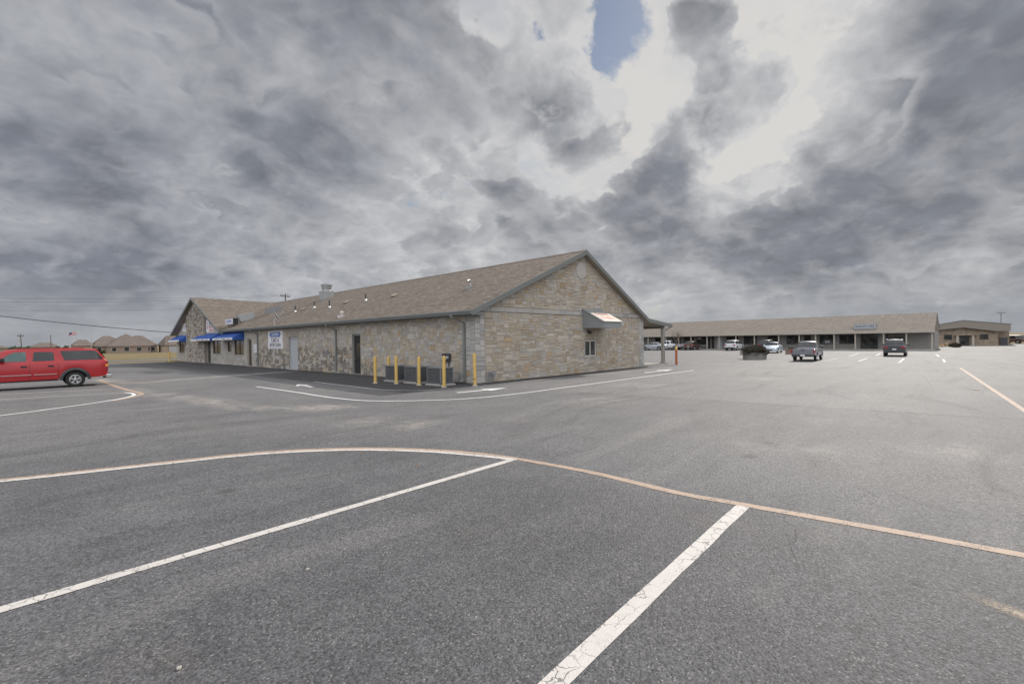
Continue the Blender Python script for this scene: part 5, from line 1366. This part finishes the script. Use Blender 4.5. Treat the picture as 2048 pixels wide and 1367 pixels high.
for i, (x, y, h, sp, lab) in enumerate(((-20.2, 150, 5.4, .62, 'large leafless tree at the left edge of the picture'), (-14.2, 200, 4.2, .6, 'hazy leafless tree right of the far utility pole'), (-23.5, 205, 5.0, .6, 'hazy leafless tree left of the far utility pole'), (-9.5, 205, 4.4, .6, 'far leafless tree behind the low house'),
                                   (6.3, 147, 2.3, .5, 'young bare tree before the left windows of the wide house'), (9.0, 147, 2.2, .5, 'young bare tree before the middle of the wide house'), (11.6, 147, 2.3, .5, 'young bare tree before the right windows of the wide house'))):
    bare_tree('bare_tree', lab, (x, y, 0), h, 40 + i, sp, 5 if h > 3 else 3, 'leafless trees across the field', r0=h * .012)
for i in range(9):
    x = -42 + i * 4.1; y = 240 + 8 * math.sin(i * 2.3)
    g = MB(); leaves(g, (0, 0, 1.1 + .3 * math.sin(i * 1.7)), (3.2, 2, 1.5 + .5 * math.sin(i * 3.1)), 700, .3, rg)
    tag(g.build('distant_tree', M['shrub_g'], None), 'low grey-green tree in the row along the far edge of the field', 'tree', 'far tree row').location = (x, y, 0)

M['pole_wood'] = mat('weathered_pole', (.10, .085, .075), .9, var=.2, vscale=3)
def utility_pole(label, loc, h, arm=1.2, lean=0., ins=4, rz=0., xf=None, r=.14):
    t = thing('utility_pole', label, 'utility pole', loc, rz); t.rotation_euler = (0, lean, rz)
    g = MB(); g.tube([(0, 0, -.1), (0, 0, h)], [r, r * .7], 10); g.build('pole', M['pole_wood'], t)
    if arm:
        g = MB(); g.box((-arm, -.06, h - .55), (arm, .06, h - .40)); g.build('crossarm', M['pole_wood'], t)
        for k in range(ins):
            x = -arm + .08 + (2 * arm - .16) * k / (ins - 1); g = MB(); g.lathe([(.03, h - .40), (.03, h - .28), (.075, h - .26), (.06, h - .12), (0, h - .08)], (x, 0, 0), 8); g.build('insulator', M['metal_dull'], t)
    if xf:
        g = MB(); g.lathe([(.0, xf), (.2, xf), (.2, xf + .7), (0, xf + .75)], (-.3, -.1, 0), 12); g.build('transformer', M['metal'], t)
    return t
utility_pole('utility pole with a crossarm of insulators rising behind the shop roof', (20.5, 75, 0), 11.15, 1.05, 0, 5, math.radians(20), 9.0)
utility_pole('leaning far utility pole with a crossarm left of the red wagon roof', (-13.05, 120, 0), 4.75, .45, -.05, 3, 0, 3.0, .09)
utility_pole('plain dark pole standing behind the red wagon', (-8.9, 120, 0), 4.5, 0, -.01, r=.08)
utility_pole('thin dark post beside the garage of the brown-roofed house', (16.1, 147, 0), 4.8, 0, r=.09)
utility_pole('utility pole outside the left edge carrying the roof cable', (-34.0, 52.0, 0), 9.0, 1.1, 0, 4)
utility_pole('utility pole down the street outside the left edge', (-80, 75, 0), 11.0, 1.05, 0, 5, math.radians(20))
def wire(label, a, b, sag, r=.012, n=26, group=None):
    a, b = Vector(a), Vector(b); pts = []
    for i in range(n + 1):
        t = i / n; p = a.lerp(b, t); p.z -= 4 * sag * t * (1 - t); pts.append(p)
    g = MB(); g.tube(pts, r, 5); return tag(g.build('power_line', M['black'], None), label, 'power line', group)
wire('topmost thin power line from the pole behind the roof', (20.5, 75, 11.0), (-80, 75, 10.9), 2.75, .014)
wire('second power line just under the topmost one', (20.5, 74.6, 10.75), (-80, 74.6, 10.6), 2.95, .014)
wire('lower single power line well under the other two', (20.5, 75, 8.9), (-80, 75, 8.6), 2.1, .012)
wire('thick dark cable sloping down to the left eave of the shop', (-.64, 56.9, 3.62), (-34.0, 52.0, 8.45), .55, .035)
M['flag_red'] = mat('flag_red', (.40, .05, .06), .8); M['flag_white'] = mat('flag_white', (.6, .58, .58), .8); M['flag_blue'] = mat('flag_blue', (.03, .04, .16), .8)
for (x, h, r, lab) in ((-6.2, 5.45, .04, 'thin flagpole flying the striped flag'), (-5.02, 5.4, .035, 'thin empty flagpole just right of the striped flag'), (-2.62, 5.85, .07, 'thick white flagpole left of the wide brick house')):
    t = thing('flagpole', lab, 'flagpole', (x, 120, 0)); g = MB(); g.tube([(0, 0, -.1), (0, 0, h)], [r, r * .6], 8); g.build('pole', M['metal'], t); g = MB(); g.lathe([(0, h - .02), (.07, h + .04), (0, h + .11)], n=8); g.build('finial', M['metal'], t)
fl = thing('flag', 'striped red and white flag with a blue canton flying from a thin pole', 'flag', (-6.16, 120, 4.22))
def flag_pt(s, t): return (s * 1.12, .10 * math.sin(s * 6) * s, t * .62 + s * .42 - .08 * s * s + .03 * math.sin(s * 7))
g = MB()
for k in range(7):
    for i in range(10):
        s0, s1, t0, t1 = i / 10, (i + 1) / 10, k / 7, (k + 1) / 7
        if k >= 3 and i < 4: mi = 2
        else: mi = 0 if k % 2 == 0 else 1
        if k >= 3 and 6 <= i: mi = mi
        g.face([flag_pt(s0, t0), flag_pt(s1, t0), flag_pt(s1, t1), flag_pt(s0, t1)], mi=mi)
g.build('cloth', [M['flag_red'], M['flag_white'], M['flag_blue']], fl, merge=True)
t = thing('light_pole', 'slim area light pole behind the stone hall roof', 'lamp post', (104, -20.0, 0))
g = MB(); g.tube([(0, 0, -.1), (0, 0, 5.3)], .07, 8); g.build('pole', M['metal_dull'], t); g = MB(); g.box((-.1, -.5, 5.25), (.1, .5, 5.45)); g.build('lamp_head', M['metal_dull'], t)
M['dead_leaf'] = mat('dry_leaf', (.30, .17, .07), .8, var=.3, vscale=20)
# tiny litter on the asphalt
for i, (x, y, c_) in enumerate(((-10.4, -10.2, 'o'), (-10.55, -8.7, 'o'), (-10.5, -7.4, 'w'), (-10.6, -6.4, 'w'), (-13.1, -12.4, 'w'), (-14.2, -13.1, 'w'), (8.4, -16.7, 'o'))):
    g = MB(); a = rg.random() * 6; s = .022 if x < 5 else .12
    P_ = [(math.cos(a + k * 1.05) * s * rg.uniform(.5, 1), math.sin(a + k * 1.05) * s * rg.uniform(.4, 1)) for k in range(6)]
    g.prism(P_, 2, .001, .012)
    o = g.build('dead_leaf' if c_ == 'o' else 'pebble', M['dead_leaf' if c_ == 'o' else 'concrete'], None); o.location = (x, y, 0)
    tag(o, ['fallen orange leaf near the tip of the white stripe', 'fallen orange leaf just inside the curved line', 'white pebble lying beyond the top of the curved line', 'white pebble left of the other beyond the curved line', 'white pebble below the long white stripe', 'white pebble close to the bottom of the picture', 'brown leaf clump by the tan line at right'][i], 'leaf' if c_ == 'o' else 'pebble')
